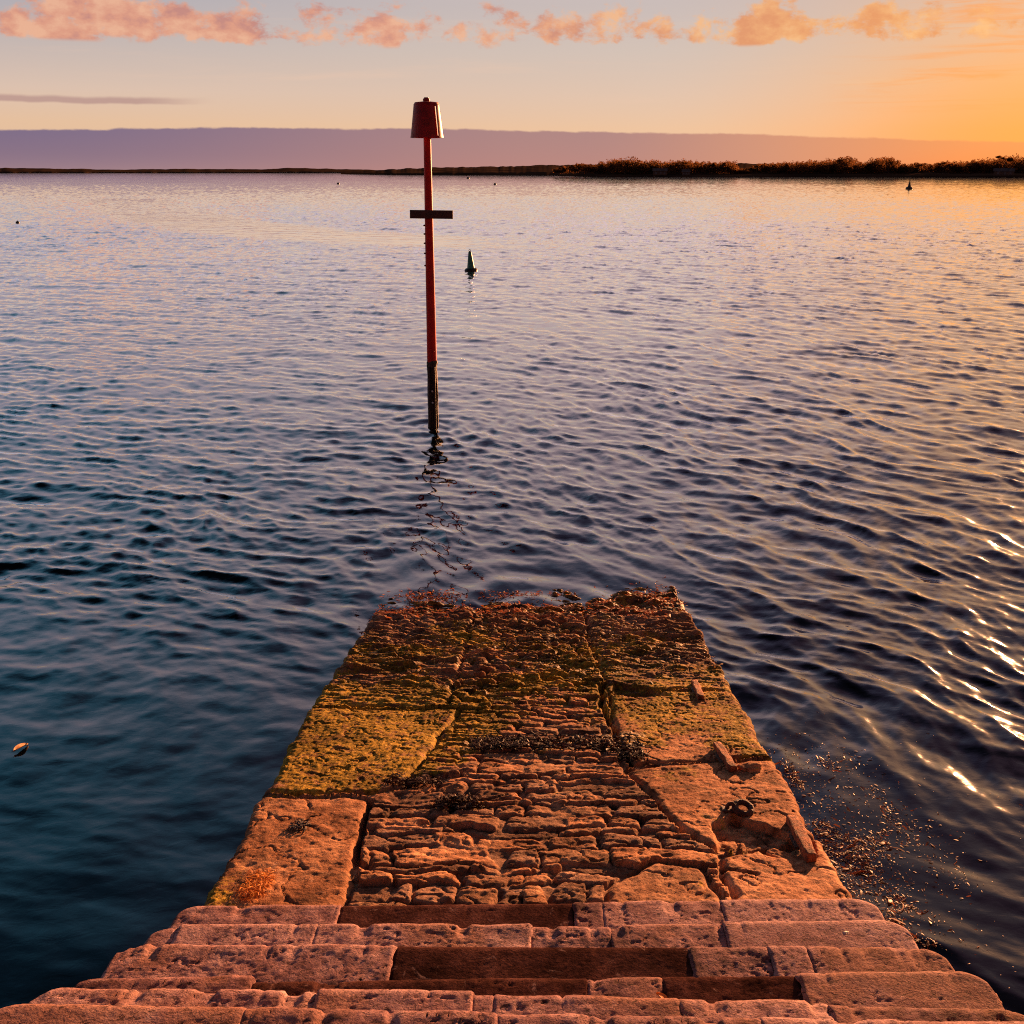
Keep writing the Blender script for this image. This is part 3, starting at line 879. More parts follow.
def build_steps():
    root = empty('stone_steps', (0, 2.4, 0), 'worn flight of pitted stone steps leading down to the slipway', 'steps')
    for k, (yl, yr, zl, zr, stones) in enumerate(STEPS):
        ym, zm = 0.5 * (yl + yr), 0.5 * (zl + zr)
        back = STEPS[k + 1][0] - 0.12 if k + 1 < len(STEPS) else -0.9
        # the solid body of the step under its stones
        m = MB(); m.box((0, 0.5 * (back + min(yl, yr) - 0.10) - 2.4, 0.5 * (zm - 0.13 + -2.0)), (2.42, min(yl, yr) - 0.10 - back, zm - 0.13 + 2.0))
        st = m.build('step', M['patch'], root, smooth=False)
        xa, xb = -1.24, 1.222
        for i, (p0, p1, kind, rg, dz, dy) in enumerate(stones):
            X0 = max(xa, px2x(p0, ym, zm)); X1 = min(xb, px2x(p1, ym, zm))
            if i == 0: X0 = xa + (0.02 * random.random())
            if i == len(stones) - 1: X1 = xb + (0.02 * random.random())
            f0 = (X0 - xa) / (xb - xa); f1 = (X1 - xa) / (xb - xa)
            y0 = yl + (yr - yl) * f0 + dy; y1 = yl + (yr - yl) * f1 + dy
            z0 = zl + (zr - zl) * f0 + dz; z1 = zl + (zr - zl) * f1 + dz
            me = block_mesh(X0 - 0.002, X1 + 0.002, y0, y1, back, z0, z1, 0.30 if k < 6 else 0.35, rg, k * 10 + i,
                            0.075 if i == 0 else 0.0, 0.085 if i == len(stones) - 1 else 0.0, M['step'] if kind == 's' else M['patch'])
            me.transform(Matrix.Translation((0, -2.4, 0)))
            o = link('stone_block' if kind == 's' else 'repair_patch', me, st)
            if kind == 'p': o['label'] = 'smooth dark brown repair set into the worn tread'


build_steps()

# ------------------------------------------------------------------ weed
def blades(pts, size, seed, mat, name, width=0.16, curl=1.0, flat=0.5, flip=None):
    """ribbon fronds, 4 segments each, rooted at pts (n,3)"""
    g = np.random.default_rng(seed)
    n = len(pts); S = 4
    L = size * g.uniform(0.5, 1.5, n)
    az = g.uniform(0, 2 * math.pi, n); el = g.uniform(0.05, 1.0, n) * (1 - flat) * 1.4
    dirx = np.cos(az) * np.cos(el); diry = np.sin(az) * np.cos(el); dirz = np.sin(el)
    side = np.stack([-np.sin(az), np.cos(az), g.normal(0, 0.35, n)], -1)
    side /= np.linalg.norm(side, axis=1)[:, None]
    p = np.array(pts, np.float64); rows = []
    bend = g.normal(0, 0.9, n) * curl; dro = g.uniform(0.2, 0.9, n) * curl
    for s in range(S + 1):
        f = s / S
        w = (width * L * (0.55 + 0.75 * f - 0.9 * f ** 3) * g.uniform(0.75, 1.25, n))[:, None]
        rows.append(np.stack([p - side * w * 0.5, p + side * w * 0.5], 1))
        a2 = az + bend * f; e2 = el - dro * f
        step = (L / S)[:, None] * np.stack([np.cos(a2) * np.cos(e2), np.sin(a2) * np.cos(e2), np.sin(e2)], -1)
        p = p + step
    V = np.stack(rows, 1)                         # n, S+1, 2, 3
    base = (np.arange(n) * (S + 1) * 2)[:, None]
    q = []
    for s in range(S):
        q.append(np.concatenate([base + 2 * s, base + 2 * s + 1, base + 2 * s + 3, base + 2 * s + 2], 1))
    me = mesh_np(name, V.reshape(-1, 3), np.stack(q, 1).reshape(-1, 4), None, mat, True)
    return me


def scatter(n, fn, seed):
    """n points kept where fn(x, y) > a random number"""
    g = np.random.default_rng(seed); out = []
    while sum(len(o) for o in out) < n:
        x = g.uniform(-1.24, 1.24, 20000); y = g.uniform(3.4, 9.4, 20000)
        k = fn(x, y) > g.random(20000)
        out.append(np.stack([x[k], y[k]], -1))
    return np.concatenate(out)[:n]


def weed_layer(name, label, n, fn, size, mat, seed, width=0.2, flat=0.6, lift=0.004, curl=1.0):
    xy = scatter(n, fn, seed)
    z = np.maximum(slip_z(xy[:, 0], xy[:, 1]), waves(xy[:, 0], xy[:, 1]) * (xy[:, 1] > 8.2) - 9 * (xy[:, 1] <= 8.2)) + lift
    me = blades(np.column_stack([xy, z]), size, seed + 1, mat, name, width, curl, flat)
    tag(link(name, me), label, kind='stuff')


def _clus(x, y, sc, z0, lo, hi): return sstep(lo, hi, fbm(x * sc, y * sc, np.float32(z0), 2))


weed_layer('red_seaweed', 'red-brown bladed seaweed fringing the end of the slipway at the waterline', 3600,
           lambda x, y: np.maximum.reduce([sstep(7.8, 8.1, y) * sstep(8.5, 8.3, y) * (0.10 + _clus(x, y, 2.4, 71, -0.1, 0.4)),
                                           blob(x, y, 1.0, 8.55, 0.2, 0.25), 0.8 * blob(x, y, -1.0, 8.25, 0.25, 0.14), 0.8 * blob(x, y, 0.25, 8.3, 0.25, 0.12),
                                           0.9 * blob(x, y, -0.15, 8.68, 0.22, 0.06), 0.9 * blob(x, y, -0.85, 8.62, 0.22, 0.10), 0.7 * blob(x, y, 0.22, 8.72, 0.12, 0.04)]),
           0.036, M['red_weed'], 301, 0.24, 0.75)
weed_layer('olive_seaweed', 'olive and brown seaweed matted over the lower half of the slipway', 900,
           lambda x, y: sstep(6.0, 7.0, y) * sstep(8.75, 8.3, y) * (0.12 + 0.9 * _clus(x, y, 2.0, 81, -0.1, 0.45)), 0.03, M['olive_weed'], 311, 0.28, 0.85)
weed_layer('dark_seaweed', 'black seaweed lying in the hollows of the lower slipway', 900,
           lambda x, y: np.maximum.reduce([sstep(6.2, 6.9, y) * sstep(8.5, 7.9, y) * _clus(x, y * 2.2, 1.7, 91, 0.10, 0.5), blob(x, y, 0.05, 7.35, 0.22, 0.2), blob(x, y, -0.35, 7.1, 0.2, 0.18)]),
           0.04, M['dark_weed'], 321, 0.25, 0.8)


def tn(g, c, s_, n):                  # truncated normal: keeps a clump in one piece
    v = g.normal(0, 1, n * 4); v = v[np.abs(v) < 1.5][:n]
    return c + s_ * v


def clump(name, label, pts_fn, n, size, mat, seed, width=0.18, flat=0.35, cat='seaweed'):
    g = np.random.default_rng(seed)
    xy = pts_fn(g, n)
    z = slip_z(xy[:, 0], xy[:, 1]) + 0.004 + g.uniform(0, 0.022, n)
    me = blades(np.column_stack([xy, z]), size, seed, mat, name, width, 1.3, flat)
    tag(link(name, me), label, cat)


clump('seaweed_clump', 'long black seaweed heap strung across the middle of the slipway', lambda g, n: np.column_stack(
    [np.where(g.random(n) < 0.6, tn(g, -0.17, 0.10, n), g.uniform(-0.2, 0.56, n)), np.zeros(n)]) + np.column_stack([np.zeros(n), 5.22 + tn(g, 0, 0.06, n)]) , 2200, 0.032, M['dark_weed'], 401, 0.25, 0.7)
clump('seaweed_clump', 'small dark red seaweed tuft on the rubble below the black heap', lambda g, n: np.column_stack([tn(g, -0.33, 0.07, n), tn(g, 4.45, 0.04, n)]), 520, 0.03, M['dark_weed'], 402, 0.25, 0.7)
clump('seaweed_clump', 'thin dark seaweed strip at the near edge of the mossy slab', lambda g, n: np.column_stack([tn(g, -0.56, 0.09, n), tn(g, 4.70, 0.03, n)]), 450, 0.028, M['dark_weed'], 403, 0.25, 0.75)
clump('seaweed_clump', 'dried dark seaweed scrap on the pale left slab', lambda g, n: np.column_stack([tn(g, -1.0, 0.025, n), tn(g, 4.18, 0.03, n)]), 160, 0.024, M['dark_rust'], 404, 0.3, 0.85)
clump('dried_seaweed', 'bright orange tuft of dried weed beside the first step', lambda g, n: np.column_stack([tn(g, -1.06, 0.035, n), tn(g, 3.66, 0.075, n)]), 700, 0.03, M['straw'], 405, 0.14, 0.85)
clump('seaweed_clump', 'dark weed tuft at the head of the crack beside the right slab', lambda g, n: np.column_stack([tn(g, 0.52, 0.05, n), tn(g, 5.1, 0.07, n)]), 520, 0.028, M['dark_weed'], 406, 0.25, 0.75)


def floating_weed():
    g = np.random.default_rng(77); N_ = 17000
    out = []
    while sum(map(len, out)) < N_:
        x = g.uniform(1.28, 2.9, 30000); y = g.uniform(3.6, 6.6, 30000)
        axis = 1.62 + (6.0 - y) * 0.06
        dns = np.exp(-((x - axis) / 0.30) ** 2) * sstep(6.4, 5.8, y) * sstep(3.9, 4.7, y)
        dns = dns * (0.15 + 1.1 * sstep(0.0, 0.40, fbm(x * 3.2, y * 2.2, np.float32(3.3), 4))) + 0.0012
        dns = dns + 0.8 * blob(x, y, 1.52, 4.9, 0.17, 0.26)
        k = dns > g.random(30000) * 1.2
        out.append(np.stack([x[k], y[k]], -1))
    xy = np.concatenate(out)[:N_]
    z = waves(xy[:, 0], xy[:, 1]) + g.uniform(-0.008, 0.004, len(xy))
    me = blades(np.column_stack([xy, z]), 0.0105 * 0.88 * g.lognormal(0, 0.5, len(xy)), 78, M['float_weed'], 'floating_seaweed', 0.34, 0.8, 0.72)
    k = fbm(xy[:, 0] * 3.2, xy[:, 1] * 2.2, np.float32(3.3), 4) > 0.12
    q = np.column_stack([xy, z])[k][:520]
    ms = blades(q, 0.075 * g.lognormal(0, 0.4, len(q)), 79, M['red_weed'], 'weed_strands', 0.075, 1.5, 0.97)
    tag(link('weed_strands', ms), 'long thin dark red weed strands tangled among the floating scraps', kind='stuff')
    tag(link('floating_seaweed', me), 'broken red-brown weed floating on the water beside the slipway', kind='stuff')


floating_weed()

# ------------------------------------------------------------------ iron on the slipway
SL = math.atan(-SLOPE)


def iron_bar(p0, p1, w, hgt, label, seed):
    a = Vector((p0[0], p0[1], float(slip_z(*p0)[0]))); b = Vector((p1[0], p1[1], float(slip_z(*p1)[0])))
    mid = (a + b) / 2; d = b - a
    root = empty('iron_bar', mid, label, 'iron bar', 'rusted iron bars along the right edge of the slipway', 0)
    L = d.length
    rot = d.to_track_quat('X', 'Z').to_matrix().to_4x4()
    m = MB(); m.box(Vector((0, 0, hgt * 0.5 - 0.004)), (L, w, hgt), rot, 0.006); m.rough(0.007, 17, 5)
    m.build('bar', M['rust'], root)
    m = MB(); m.box(rot @ Vector((-0.02, -w * 0.1, -0.006)), (L * 0.4, w * 1.3, 0.012), rot, 0.003)
    m.build('bed_plate', M['dark_rust'], root)


iron_bar((1.012, 6.30), (1.005, 5.98), 0.042, 0.03, 'rusted iron bar farthest down the slipway, near the weed', 1)
iron_bar((0.968, 5.20), (0.997, 4.87), 0.042, 0.035, 'rusted iron bar at the mossy joint between the two right slabs', 2)
iron_bar((1.150, 4.30), (1.146, 3.93), 0.048, 0.042, 'largest rusted iron bar, bright orange, standing over the broken hollow', 3)

zr_ = float(slip_z(0.949, 4.404)[0])
root = empty('mooring_ring', (0.949, 4.404, zr_), 'blackened iron mooring ring lying on the right slab', 'mooring ring')
MB().torus(0.037, 0.015, (0.008, 0.0, 0.017), Matrix.Rotation(0.22, 4, 'X') @ Matrix.Rotation(0.1, 4, 'Y')).rough(0.003, 30).build('ring', M['dark_rust'], root)
MB().torus(0.018, 0.010, (-0.044, 0.01, 0.016), Matrix.Rotation(1.57, 4, 'X'), 18, 8).build('eye_bolt', M['dark_rust'], root)
MB().box((-0.052, 0.01, 0.004), (0.07, 0.06, 0.014), Matrix.Rotation(-0.15, 4, 'X'), 0.004).rough(0.003, 30, 2).build('base_plate', M['dark_rust'], root)


def loose_stone(x, y, s, label, seed, mat, cat='stone', name='loose_stone', z=None, rz=0.0):
    bm = bmesh.new(); bmesh.ops.create_icosphere(bm, subdivisions=4, radius=1.0)
    co_ = np.array([v.co[:] for v in bm.verts])
    d = fbm(co_[:, 0] * 1.1 + seed * 3.1, co_[:, 1] * 1.1, co_[:, 2] * 1.1, 4)
    co_ = np.sign(co_) * np.abs(co_) ** 0.75 * (1 + 0.30 * d)[:, None] * np.array(s)
    for v, c in zip(bm.verts, co_): v.co = c
    me = bpy.data.meshes.new(name); bm.to_mesh(me); bm.free(); me.materials.append(mat)
    me.polygons.foreach_set('use_smooth', np.ones(len(me.polygons), bool))
    n = len(me.vertices)
    for k, val in (('srand', 0.7), ('moss', 0.25), ('weed', 0.0)):
        me.attributes.new(k, 'FLOAT', 'POINT').data.foreach_set('value', np.full(n, val, np.float32))
    o = link(name, me, None, (x, y, (float(slip_z(x, y)[0]) if z is None else z) + s[2] * 0.45 - (0.012 if z is not None else 0)))
    o.rotation_euler = (SL, 0, rz)
    tag(o, label, cat)


loose_stone(1.055, 3.985, (0.085, 0.035, 0.024), 'wedge of broken stone lying in the hollow by the largest bar', 1, M['ramp'], rz=-0.75)
loose_stone(1.09, 4.90, (0.055, 0.045, 0.022), 'knob of broken stone beside the middle iron bar', 2, M['ramp'], rz=0.4)

# small litter on the treads
for (x, y, z, s, lab_, mt, nm, ct) in (
        (0.985, 3.30, 0.925, 0.013, 'yellow pebble near the right end of the topmost-seen first tread', M['straw'], 'pebble', 'pebble'),
        (1.015, 3.03, 1.066, 0.012, 'white pebble near the right end of the second tread', M['shell'], 'pebble', 'pebble'),
        (1.04, 2.36, 1.33, 0.011, 'yellow pebble near the right end of the fourth tread', M['straw'], 'pebble', 'pebble'),
        (0.285, 2.72, 1.172, 0.008, 'white shell chip on the dark strip of the third tread', M['shell'], 'shell', 'shell'),
        (0.30, 2.40, 1.312, 0.014, 'pinkish pebble beside the orange leaf on the fourth tread', M['shell'], 'pebble', 'pebble'),
        (-0.03, 2.73, 1.172, 0.006, 'tiny pale shell chip in the middle of the third tread', M['shell'], 'shell', 'shell')):
    loose_stone(x, y, (s, s * 0.8, s * 0.55), lab_, 5, mt, ct, nm, z)


def leaf(name, loc, L, W_, rz, label, mat, tilt=0.15, seed=1):
    root = empty(name, loc, label, 'leaf')
    root.rotation_euler = (tilt, 0.1, rz)
    n = 12; V = []; q = []
    for i in range(n + 1):
        f = i / n; w = W_ * (math.sin(math.pi * f ** 0.8)) ** 0.8 * 0.5 + 0.0004
        for k in (-1, -0.5, 0, 0.5, 1):
            V.append(((f - 0.5) * L, k * w, 0.012 * L / 0.1 * (abs(k) ** 1.5) + 0.010 * math.sin(f * 3.1) * L / 0.1))
    for i in range(n):
        for k in range(4): q.append((i * 5 + k, i * 5 + k + 1, i * 5 + k + 6, i * 5 + k + 5))
    V2 = V + [(a, b, c - 0.0012) for a, b, c in V]; m_ = len(V)
    q2 = q + [tuple(m_ + k for k in reversed(f)) for f in q]
    link('blade', mesh_np('blade', V2, q2, None, mat), root)
    m = MB()
    m.lathe([(0.0022, -L * 0.62), (0.0018, 0), (0.0008, L * 0.45)], 6, (0, 0, 0.010 * L / 0.1 * 0.7), Matrix.Rotation(math.pi / 2, 4, 'Y'))
    m.build('stalk', M['brown_board'], root)


lz = float(waves(np.array([-3.13]), np.array([6.02]))[0])
leaf('floating_leaf', (-3.13, 6.02, lz + 0.004), 0.115, 0.034, R(70), 'orange curled leaf floating alone on the dark water at left', M['leaf'], 0.14)
leaf('fallen_leaf', (0.345, 2.415, 1.325), 0.045, 0.022, R(120), 'small orange leaf lying on the dark strip of the fourth tread', M['straw'], 0.35)

# ------------------------------------------------------------------ channel marker
def build_marker():
    px, py = -1.385, 15.08
    root = empty('channel_marker', (px, py, 0), 'tall red channel marker post with a can topmark standing in the water', 'marker post')
    MB().lathe([(0.066, 0.80), (0.066, 0.95), (0.060, 2.0), (0.052, 3.2), (0.047, 3.95)], 20).build('pole', M['red_paint'], root)
    m = MB(); m.lathe([(0.075, -2.0), (0.074, 0.0), (0.071, 0.45), (0.070, 0.86), (0.072, 0.90), (0.066, 0.93)], 28).rough(0.014, 9, 2)
    m.build('weedy_sleeve', M['black_weed'], root)
    for s in (-0.036, 0.036):       # two timber rails strapped to the near face
        m = MB(); m.box((s, -0.074, 0.30), (0.030, 0.030, 1.1), None, 0.005).rough(0.003, 14, 2); m.build('rail', M['black_weed'], root)
    for z in (0.52, 0.36):
        MB().lathe([(0.014, 0), (0.014, 0.012), (0.006, 0.018)], 10, (0.006, -0.088, z), Matrix.Rotation(math.pi / 2, 4, 'X')).build('barnacle', M['shell'], root)
    m = MB(); m.box((0.042, -0.075, 2.862), (0.565, 0.035, 0.108), Matrix.Rotation(0.012, 4, 'Y'), 0.004); m.build('crossbar', M['brown_board'], root)
    for s in (-0.03, 0.03):
        MB().lathe([(0.010, 0), (0.010, 0.008), (0.004, 0.012)], 8, (s, -0.092, 2.862), Matrix.Rotation(math.pi / 2, 4, 'X')).build('bolt', M['dark_rust'], root)
    for z in (2.72, 2.61, 2.49, 2.36, 2.20):
        MB().lathe([(0.010, 0), (0.012, 0.012), (0.005, 0.024)], 8, (-0.052, -0.01, z), Matrix.Rotation(-math.pi / 2, 4, 'Y')).build('stud', M['dark_rust'], root)
    # topmark: an open can of tapering plates between a top plate and a flared foot ring
    zb, zt = 3.815, 4.245
    m = MB()
    m.lathe([(0.150, zt - 0.030), (0.158, zt - 0.012), (0.150, zt), (0.05, zt + 0.012), (0.001, zt + 0.012)], 28, cap=False)
    top = m.build('topmark', M['dark_red'], root)
    MB().lathe([(0.040, zt + 0.008), (0.044, zt + 0.02), (0.044, zt + 0.042), (0.030, zt + 0.052), (0.030, zt + 0.060), (0.001, zt + 0.062)], 16, cap=False).build('cap', M['dark_red'], top)
    MB().torus(0.198, 0.012, (0, 0, zb + 0.012), None, 36, 8).build('foot_ring', M['dark_red'], top)
    MB().torus(0.160, 0.008, (0, 0, zt - 0.03), None, 36, 8).build('top_ring', M['dark_red'], top)
    for a in [R(22.5 + 45 * k) for k in range(8)] + [R(-90), R(-135)]:
        bm = bmesh.new(); hw_t, hw_b = 0.041, 0.056
        prof = [(0.207, zb, hw_b + 0.006), (0.200, zb + 0.045, hw_b), (0.182, zb + 0.2, 0.049), (0.160, zt - 0.03, hw_t), (0.150, zt - 0.008, hw_t - 0.008)]
        outer = []; inner = []
        for r_, z, hw in prof:
            outer.append([bm.verts.new(Vector((r_ + (0.006 if abs(q) < 0.5 else 0), q * hw, z))) for q in (-1, -0.33, 0.33, 1)])
            inner.append([bm.verts.new(Vector((r_ - 0.008, q * hw, z))) for q in (-1, -0.33, 0.33, 1)])
        for i in range(len(prof) - 1):
            for j in range(3):
                bm.faces.new((outer[i][j], outer[i][j + 1], outer[i + 1][j + 1], outer[i + 1][j]))
                bm.faces.new((inner[i][j + 1], inner[i][j], inner[i + 1][j], inner[i + 1][j + 1]))
            for j in (0, 3):
                bm.faces.new((outer[i][j], outer[i + 1][j], inner[i + 1][j], inner[i][j]))
        for i in (0, len(prof) - 1):
            for j in range(3): bm.faces.new((outer[i][j], outer[i][j + 1], inner[i][j + 1], inner[i][j]))
        bmesh.ops.transform(bm, matrix=Matrix.Rotation(a, 4, 'Z'), verts=bm.verts[:])
        mm = MB(); mm.bm.free(); mm.bm = bm
        mm.build('plate', M['dark_red'], top)
    m = MB()
    for a in (0.4, 0.4 + math.pi / 2): m.box((0, 0, zb + 0.014), (0.38, 0.03, 0.012), Matrix.Rotation(a, 4, 'Z'))
    m.build('spider', M['dark_red'], top)


build_marker()

# ------------------------------------------------------------------ buoys
root = empty('conical_buoy', (-2.24, 40.4, 0), 'green conical buoy with a dark float collar, nearest of the buoys', 'buoy')
root.rotation_euler = (R(3), R(-3), 0); root.scale = (0.84, 0.84, 0.84)
MB().lathe([(0.16, 0.12), (0.15, 0.20), (0.125, 0.36), (0.095, 0.58), (0.070, 0.74), (0.066, 0.78)], 24).build('cone', M['green_paint'], root)
MB().lathe([(0.20, -0.25), (0.27, -0.05), (0.275, 0.06), (0.23, 0.11), (0.16, 0.125)], 24).build('float_collar', M['dark_buoy'], root)
MB().lathe([(0.05, 0.775), (0.055, 0.80), (0.03, 0.83), (0.001, 0.835)], 12, cap=False).build('cap', M['dark_buoy'], root)
MB().torus(0.04, 0.010, (0, 0, 0.855), Matrix.Rotation(math.pi / 2, 4, 'X'), 16, 6).build('lifting_eye', M['dark_buoy'], root)

root = empty('pillar_buoy', (76.0, 235.7, 0), 'dark pillar buoy far out on the right before the wooded shore', 'buoy')
MB().lathe([(0.60, -0.4), (0.70, 0.0), (0.66, 0.30), (0.42, 0.45)], 20).build('float', M['dark_buoy'], root)
MB().lathe([(0.34, 0.44), (0.22, 0.9), (0.12, 1.35), (0.08, 1.5)], 12).build('tower', M['dark_buoy'], root)
MB().lathe([(0.02, 1.5), (0.10, 1.55), (0.10, 1.72), (0.03, 2.05), (0.01, 2.1)], 12).build('topmark', M['dark_buoy'], root)

for (x, y, lab_) in ((-33.5, 585, 'dark mooring buoy farthest out, just right of the marker post'), (-10.7, 315, 'dark mooring buoy right of the green conical buoy, far out'),
                     (-55.6, 327, 'dark mooring buoy far out left of the marker post'), (-35.6, 78.3, 'dark mooring buoy alone near the left edge')):
    k = max(0.5, y / 330) * (0.42 if y > 100 else 0.28)
    root = empty('mooring_buoy', (x, y, 0), lab_, 'mooring buoy', 'small dark mooring buoys')
    MB().lathe([(0.05 * k, -0.9 * k), (0.8 * k, -0.5 * k), (1.0 * k, 0.0), (0.85 * k, 0.55 * k), (0.4 * k, 0.9 * k), (0.05 * k, 0.95 * k)], 16).build('ball', M['dark_buoy'], root)
    MB().torus(0.2 * k, 0.06 * k, (0, 0, 1.1 * k), Matrix.Rotation(math.pi / 2, 4, 'X'), 12, 6).build('lifting_eye', M['dark_buoy'], root)

# ------------------------------------------------------------------ far shore
def build_shore(name, az, shore, crest, height, label):
    """land as a strip: shore distance, crest distance and crest height per azimuth"""
    a = np.linspace(az[0], az[1], 500); n = len(a)
    sh = np.interp(a, *shore); cr = np.interp(a, *crest); hh = np.interp(a, *height)
    hh = hh * (1 + 0.14 * fbm(a * 1.1, a * 0, np.float32(3), 4)) + 0.25 * np.abs(fbm(a * 5, a * 0, np.float32(8), 3)) * np.clip(hh / 6, 0.3, 1)
    sh = sh * (1 + 0.01 * fbm(a * 0.9, a * 0, np.float32(6), 3))
    rows = []
    for f, g in ((-0.02, -0.25), (0.0, 0.02), (0.01, 0.16), (0.15, 0.30), (0.4, 0.55), (0.7, 0.85), (1.0, 1.0), (1.3, 0.9), (2.0, 0.4), (3.5, 0.1)):
        d = sh + (cr - sh) * f
        z = hh * g * (1 + 0.06 * fbm(a * 2 + f * 9, a * 0 + f * 4, np.float32(5), 3)) if g > 0.05 else np.full(n, g * 2.0)
        rows.append(np.stack([d * np.sin(np.radians(a)), d * np.cos(np.radians(a)), z], -1))
    V = np.stack(rows); m_ = len(rows)
    idx = np.arange(m_ * n, dtype=np.int32).reshape(m_, n)
    q = np.stack([idx[:-1, :-1], idx[:-1, 1:], idx[1:, 1:], idx[1:, :-1]], -1).reshape(-1, 4)
    tag(link(name, mesh_np(name, V, q, None, M['land'])), label, kind='structure')


build_shore('dunes', (-62, -4), ((-62, -4), (2900, 2900)), ((-62, -4), (3200, 3200)), ((-62, -30, -24, -20, -17, -13, -12, -9, -4), (9, 9, 12, 8, 10, 9, 13, 9, 4)),
            'low dark line of dunes along the far left horizon')
build_shore('hill', (-9.5, 16), ((-9.5, -7, 0, 16), (1500, 1150, 1000, 950)), ((-9.5, -7, 0, 16), (1750, 1600, 1500, 1450)), ((-9.5, -8, -5, -2, 1.5, 4, 8, 10, 13, 16), (2, 5, 8.5, 9.5, 11.5, 13, 11, 13, 12, 6)),
            'low brown hill rising in the middle of the far shore')
build_shore('wooded_shore', (1.2, 62), ((1.2, 3, 24, 62), (900, 745, 715, 700)), ((1.2, 3, 24, 62), (960, 860, 850, 850)), ((1.2, 3, 8, 24, 62), (1.5, 4.0, 4.0, 4.5, 6)),
            'dark low bank under the trees of the right shore')


def tree_parts(H, wd, seed, kind):
    """trunk with limbs, and a crown of many leaf clumps"""
    g = np.random.default_rng(seed)
    m = MB(); tw = 0.028 * H
    m.lathe([(tw * 1.3, -0.5), (tw, 0.08 * H), (tw * 0.75, 0.45 * H), (tw * 0.3, 0.85 * H)], 8)
    for k in range(6):
        a = g.uniform(0, 6.28); z0 = H * g.uniform(0.40, 0.65)
        d = Vector((math.cos(a), math.sin(a), 0.75)).normalized()
        m.lathe([(tw * 0.45, 0), (tw * 0.12, wd * 0.42)], 6, (0, 0, z0), d.to_track_quat('Z', 'Y').to_matrix().to_4x4())
    cl = []
    nb = 16 if kind == 'broad' else 10
    for k in range(nb):
        a = g.uniform(0, 6.28); rr = math.sqrt(g.random())
        if kind == 'broad':
            z = g.uniform(0.30, 0.90); lim = math.sqrt(max(0.05, 1 - ((z - 0.55) / 0.5) ** 2)); r_ = wd * 0.5 * rr * lim; s = wd * g.uniform(0.13, 0.22); vz = 0.8
        else:
            z = g.uniform(0.68, 0.93); r_ = wd * 0.5 * rr * (1.2 - abs(z - 0.78) * 2); s = wd * g.uniform(0.13, 0.2); vz = 0.45
        n = 90
        p = g.normal(size=(n, 3)); p /= np.linalg.norm(p, axis=1)[:, None]; p *= (g.random(n) ** 0.45)[:, None]
        cl.append(p * np.array([s, s, s * vz]) + np.array([r_ * math.cos(a), r_ * math.sin(a), z * H]))
    P = np.concatenate(cl); n = len(P)
    u = g.normal(size=(n, 3)); v = g.normal(size=(n, 3)); s = g.uniform(0.25, 0.6, (n, 1)) * (H / 11)
    u /= np.linalg.norm(u, axis=1)[:, None]; v = np.cross(u, v); v /= np.linalg.norm(v, axis=1)[:, None]
    V = np.stack([P - u * s, P - v * s * 0.6, P + u * s, P + v * s * 0.6], 1).reshape(-1, 3)
    return m, V


def tree(x, y, z, H, wd, seed, kind, label, name):
    root = empty(name, (x, y, z), label, 'tree', 'trees standing out on the right shore')
    m, V = tree_parts(H, wd, seed, kind)
    m.build('trunk', M['bark'], root)
    link('crown', mesh_np('crown', V, np.arange(len(V)).reshape(-1, 4), None, M['foliage'], False), root)


SKY_LINE = [(568, 168), (575, 165.5), (588, 165), (592, 167), (600, 163.5), (610, 161.5), (625, 160.8), (640, 161), (646, 163), (665, 163), (670, 164), (680, 162.5), (700, 163),
            (706, 165), (712, 163.5), (716, 165), (722, 163), (735, 164), (739, 170), (744, 170), (750, 167), (770, 165), (784, 164), (800, 163.5), (820, 163), (830, 162), (845, 160),
            (857, 162), (860, 166), (870, 161.5), (880, 160), (895, 160), (899, 164), (905, 166), (920, 166), (930, 166.5), (940, 164), (955, 164.5), (975, 163), (990, 162), (1000, 160),
            (1010, 160), (1024, 160), (1100, 161), (1200, 160), (1320, 162)]
_lx = np.array([p[0] for p in SKY_LINE]); _ly = np.array([p[1] for p in SKY_LINE])


def az_of(px): return math.degrees(math.atan((px - 512) / 1109 / math.cos(R(17.07)) / (1 + math.tan(R(17.07)) * 0.307))) - 1.1


def height_at(py, d): return CAM_H + (171.5 - py) / 1109 * d * 1.0


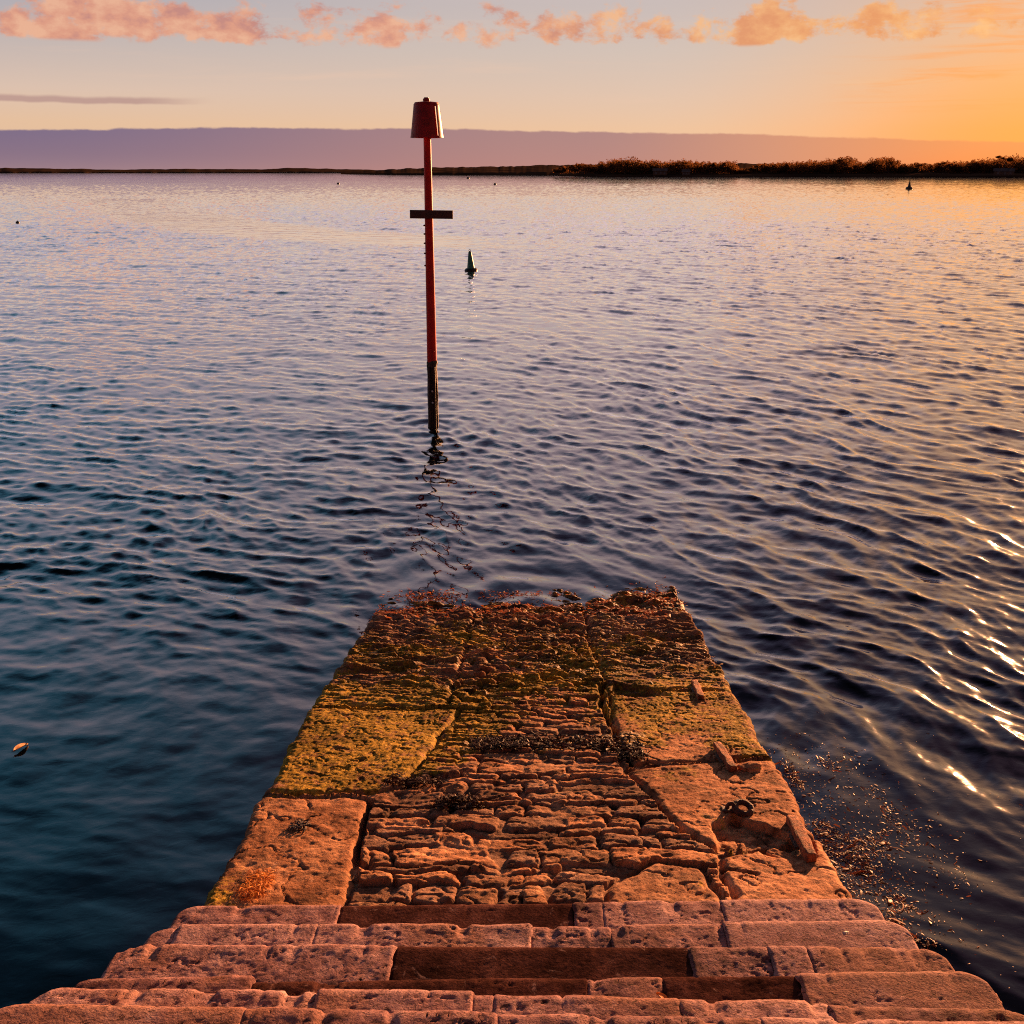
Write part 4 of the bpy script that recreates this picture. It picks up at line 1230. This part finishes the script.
def build_wood():
    g = np.random.default_rng(5)
    V = []
    px = 560.0
    while px < 1320:
        for rep in range(3):
            q = px + g.uniform(-3, 3); a = R(az_of(q)); d = g.uniform(770, 850)
            if 571 < q < 592 and rep > 0: continue
            Ht = height_at(max(np.interp(q + o_, _lx, _ly) for o_ in (-4, 0, 4)) - 0.9, d) - 2.5
            if Ht < 2: continue
            Ht *= (g.uniform(0.60, 0.95) if rep else g.uniform(0.88, 1.06))
            Ht *= 1.12
            n = 420
            wd = min(max(5.0, Ht * 0.9), 9) * g.uniform(0.8, 1.7)
            p = g.normal(size=(n, 3)); p /= np.linalg.norm(p, axis=1)[:, None]; p *= (g.random(n) ** 0.4)[:, None]
            lump = 1 + 0.25 * np.sin(p[:, 0] * 5 + q) * np.sin(p[:, 2] * 6)
            P = p * np.array([wd * 0.5, wd * 0.5, Ht * 0.5]) * lump[:, None] + np.array([d * math.sin(a), d * math.cos(a), 2.5 + Ht * 0.47])
            V.append(P)
        px += 3.2
    P = np.concatenate(V); n = len(P)
    u = g.normal(size=(n, 3)); v = g.normal(size=(n, 3)); s = g.uniform(0.3, 0.6, (n, 1))
    u /= np.linalg.norm(u, axis=1)[:, None]; v = np.cross(u, v); v /= np.linalg.norm(v, axis=1)[:, None]
    Vq = np.stack([P - u * s, P - v * s * 0.7, P + u * s, P + v * s * 0.7], 1).reshape(-1, 3)
    tag(link('woodland', mesh_np('woodland', Vq, np.arange(len(Vq)).reshape(-1, 4), None, M['foliage'], False)),
        'dark wood along the right shore against the orange sky', kind='stuff')


build_wood()
for (px, top, wd, kind, lab_, nm) in (
        (571, 166.5, 6, 'pine', 'small flat-topped pine at the far left end of the wooded shore', 'pine_tree'),
        (577, 164.8, 8, 'pine', 'second pine from the left end of the wood, with sky under its crown', 'pine_tree'),
        (586, 164.6, 9, 'pine', 'wide pine standing just left of the wood before a small gap', 'pine_tree'),
        (625, 160.2, 11, 'broad', 'tallest round tree in the left half of the wood', 'broadleaf_tree'),
        (680, 162.0, 9, 'broad', 'round tree standing just above the middle of the left wood', 'broadleaf_tree'),
        (712, 162.8, 5, 'broad', 'slim tree sticking up near the right end of the left wood', 'broadleaf_tree'),
        (724, 162.4, 6, 'broad', 'bushy tree at the right end of the left wood beside the dip', 'broadleaf_tree'),
        (845, 159.6, 12, 'broad', 'broad tree just left of the notch in the right wood', 'broadleaf_tree'),
        (888, 159.6, 14, 'broad', 'broad flat-topped tree just right of the notch in the right wood', 'broadleaf_tree'),
        (918, 164.0, 9, 'pine', 'flat-topped pine alone above the low part of the right wood', 'pine_tree'),
        (943, 163.4, 8, 'pine', 'pine between the lone pine and the hill at the right edge', 'pine_tree'),
        (1004, 157.2, 9, 'pine', 'highest tree on the right shore near the edge of the picture', 'pine_tree')):
    d = 762.0; a = R(az_of(px))
    tree(d * math.sin(a), d * math.cos(a), 1.2, height_at(top, d) - 1.2, wd, int(px), kind, lab_, nm)


def house(px, d, w, hgt, label):
    a = R(az_of(px))
    root = empty('house', (d * math.sin(a), d * math.cos(a), 1.0), label, 'house', 'pale houses on the wooded shore', -a)
    MB().box((0, 0, hgt / 2), (w, 6, hgt)).build('wall', M['render'], root, smooth=False)
    m = MB(); bm = m.bm
    vs = [bm.verts.new(Vector(p)) for p in ((-w / 2 - 0.3, -3.4, hgt + 0.01), (w / 2 + 0.3, -3.4, hgt + 0.01), (w / 2 + 0.3, 3.4, hgt + 0.01), (-w / 2 - 0.3, 3.4, hgt + 0.01), (-w / 2 - 0.3, 0, hgt + 1.8), (w / 2 + 0.3, 0, hgt + 1.8))]
    for f in ((0, 1, 5, 4), (2, 3, 4, 5), (0, 4, 3), (1, 2, 5), (0, 3, 2, 1)): bm.faces.new([vs[i] for i in f])
    rf = m.build('roof', M['slate'], root, smooth=False)
    MB().box((w * 0.3, 0, hgt + 2.0), (0.8, 0.8, 1.4)).build('chimney', M['render'], rf, smooth=False)
    for s in (-0.28, 0.05, 0.33): MB().box((s * w, -3.02, hgt * 0.55), (1.0, 0.08, 1.1)).build('window', M['window'], root, smooth=False)


house(660, 752, 9, 2.6, 'pale house glimpsed at the foot of the left wood')
house(686, 751, 5, 2.0, 'smaller pale house a little right of the first, under the trees')
house(1004, 735, 11, 2.4, 'pale house low on the shore near the right edge')
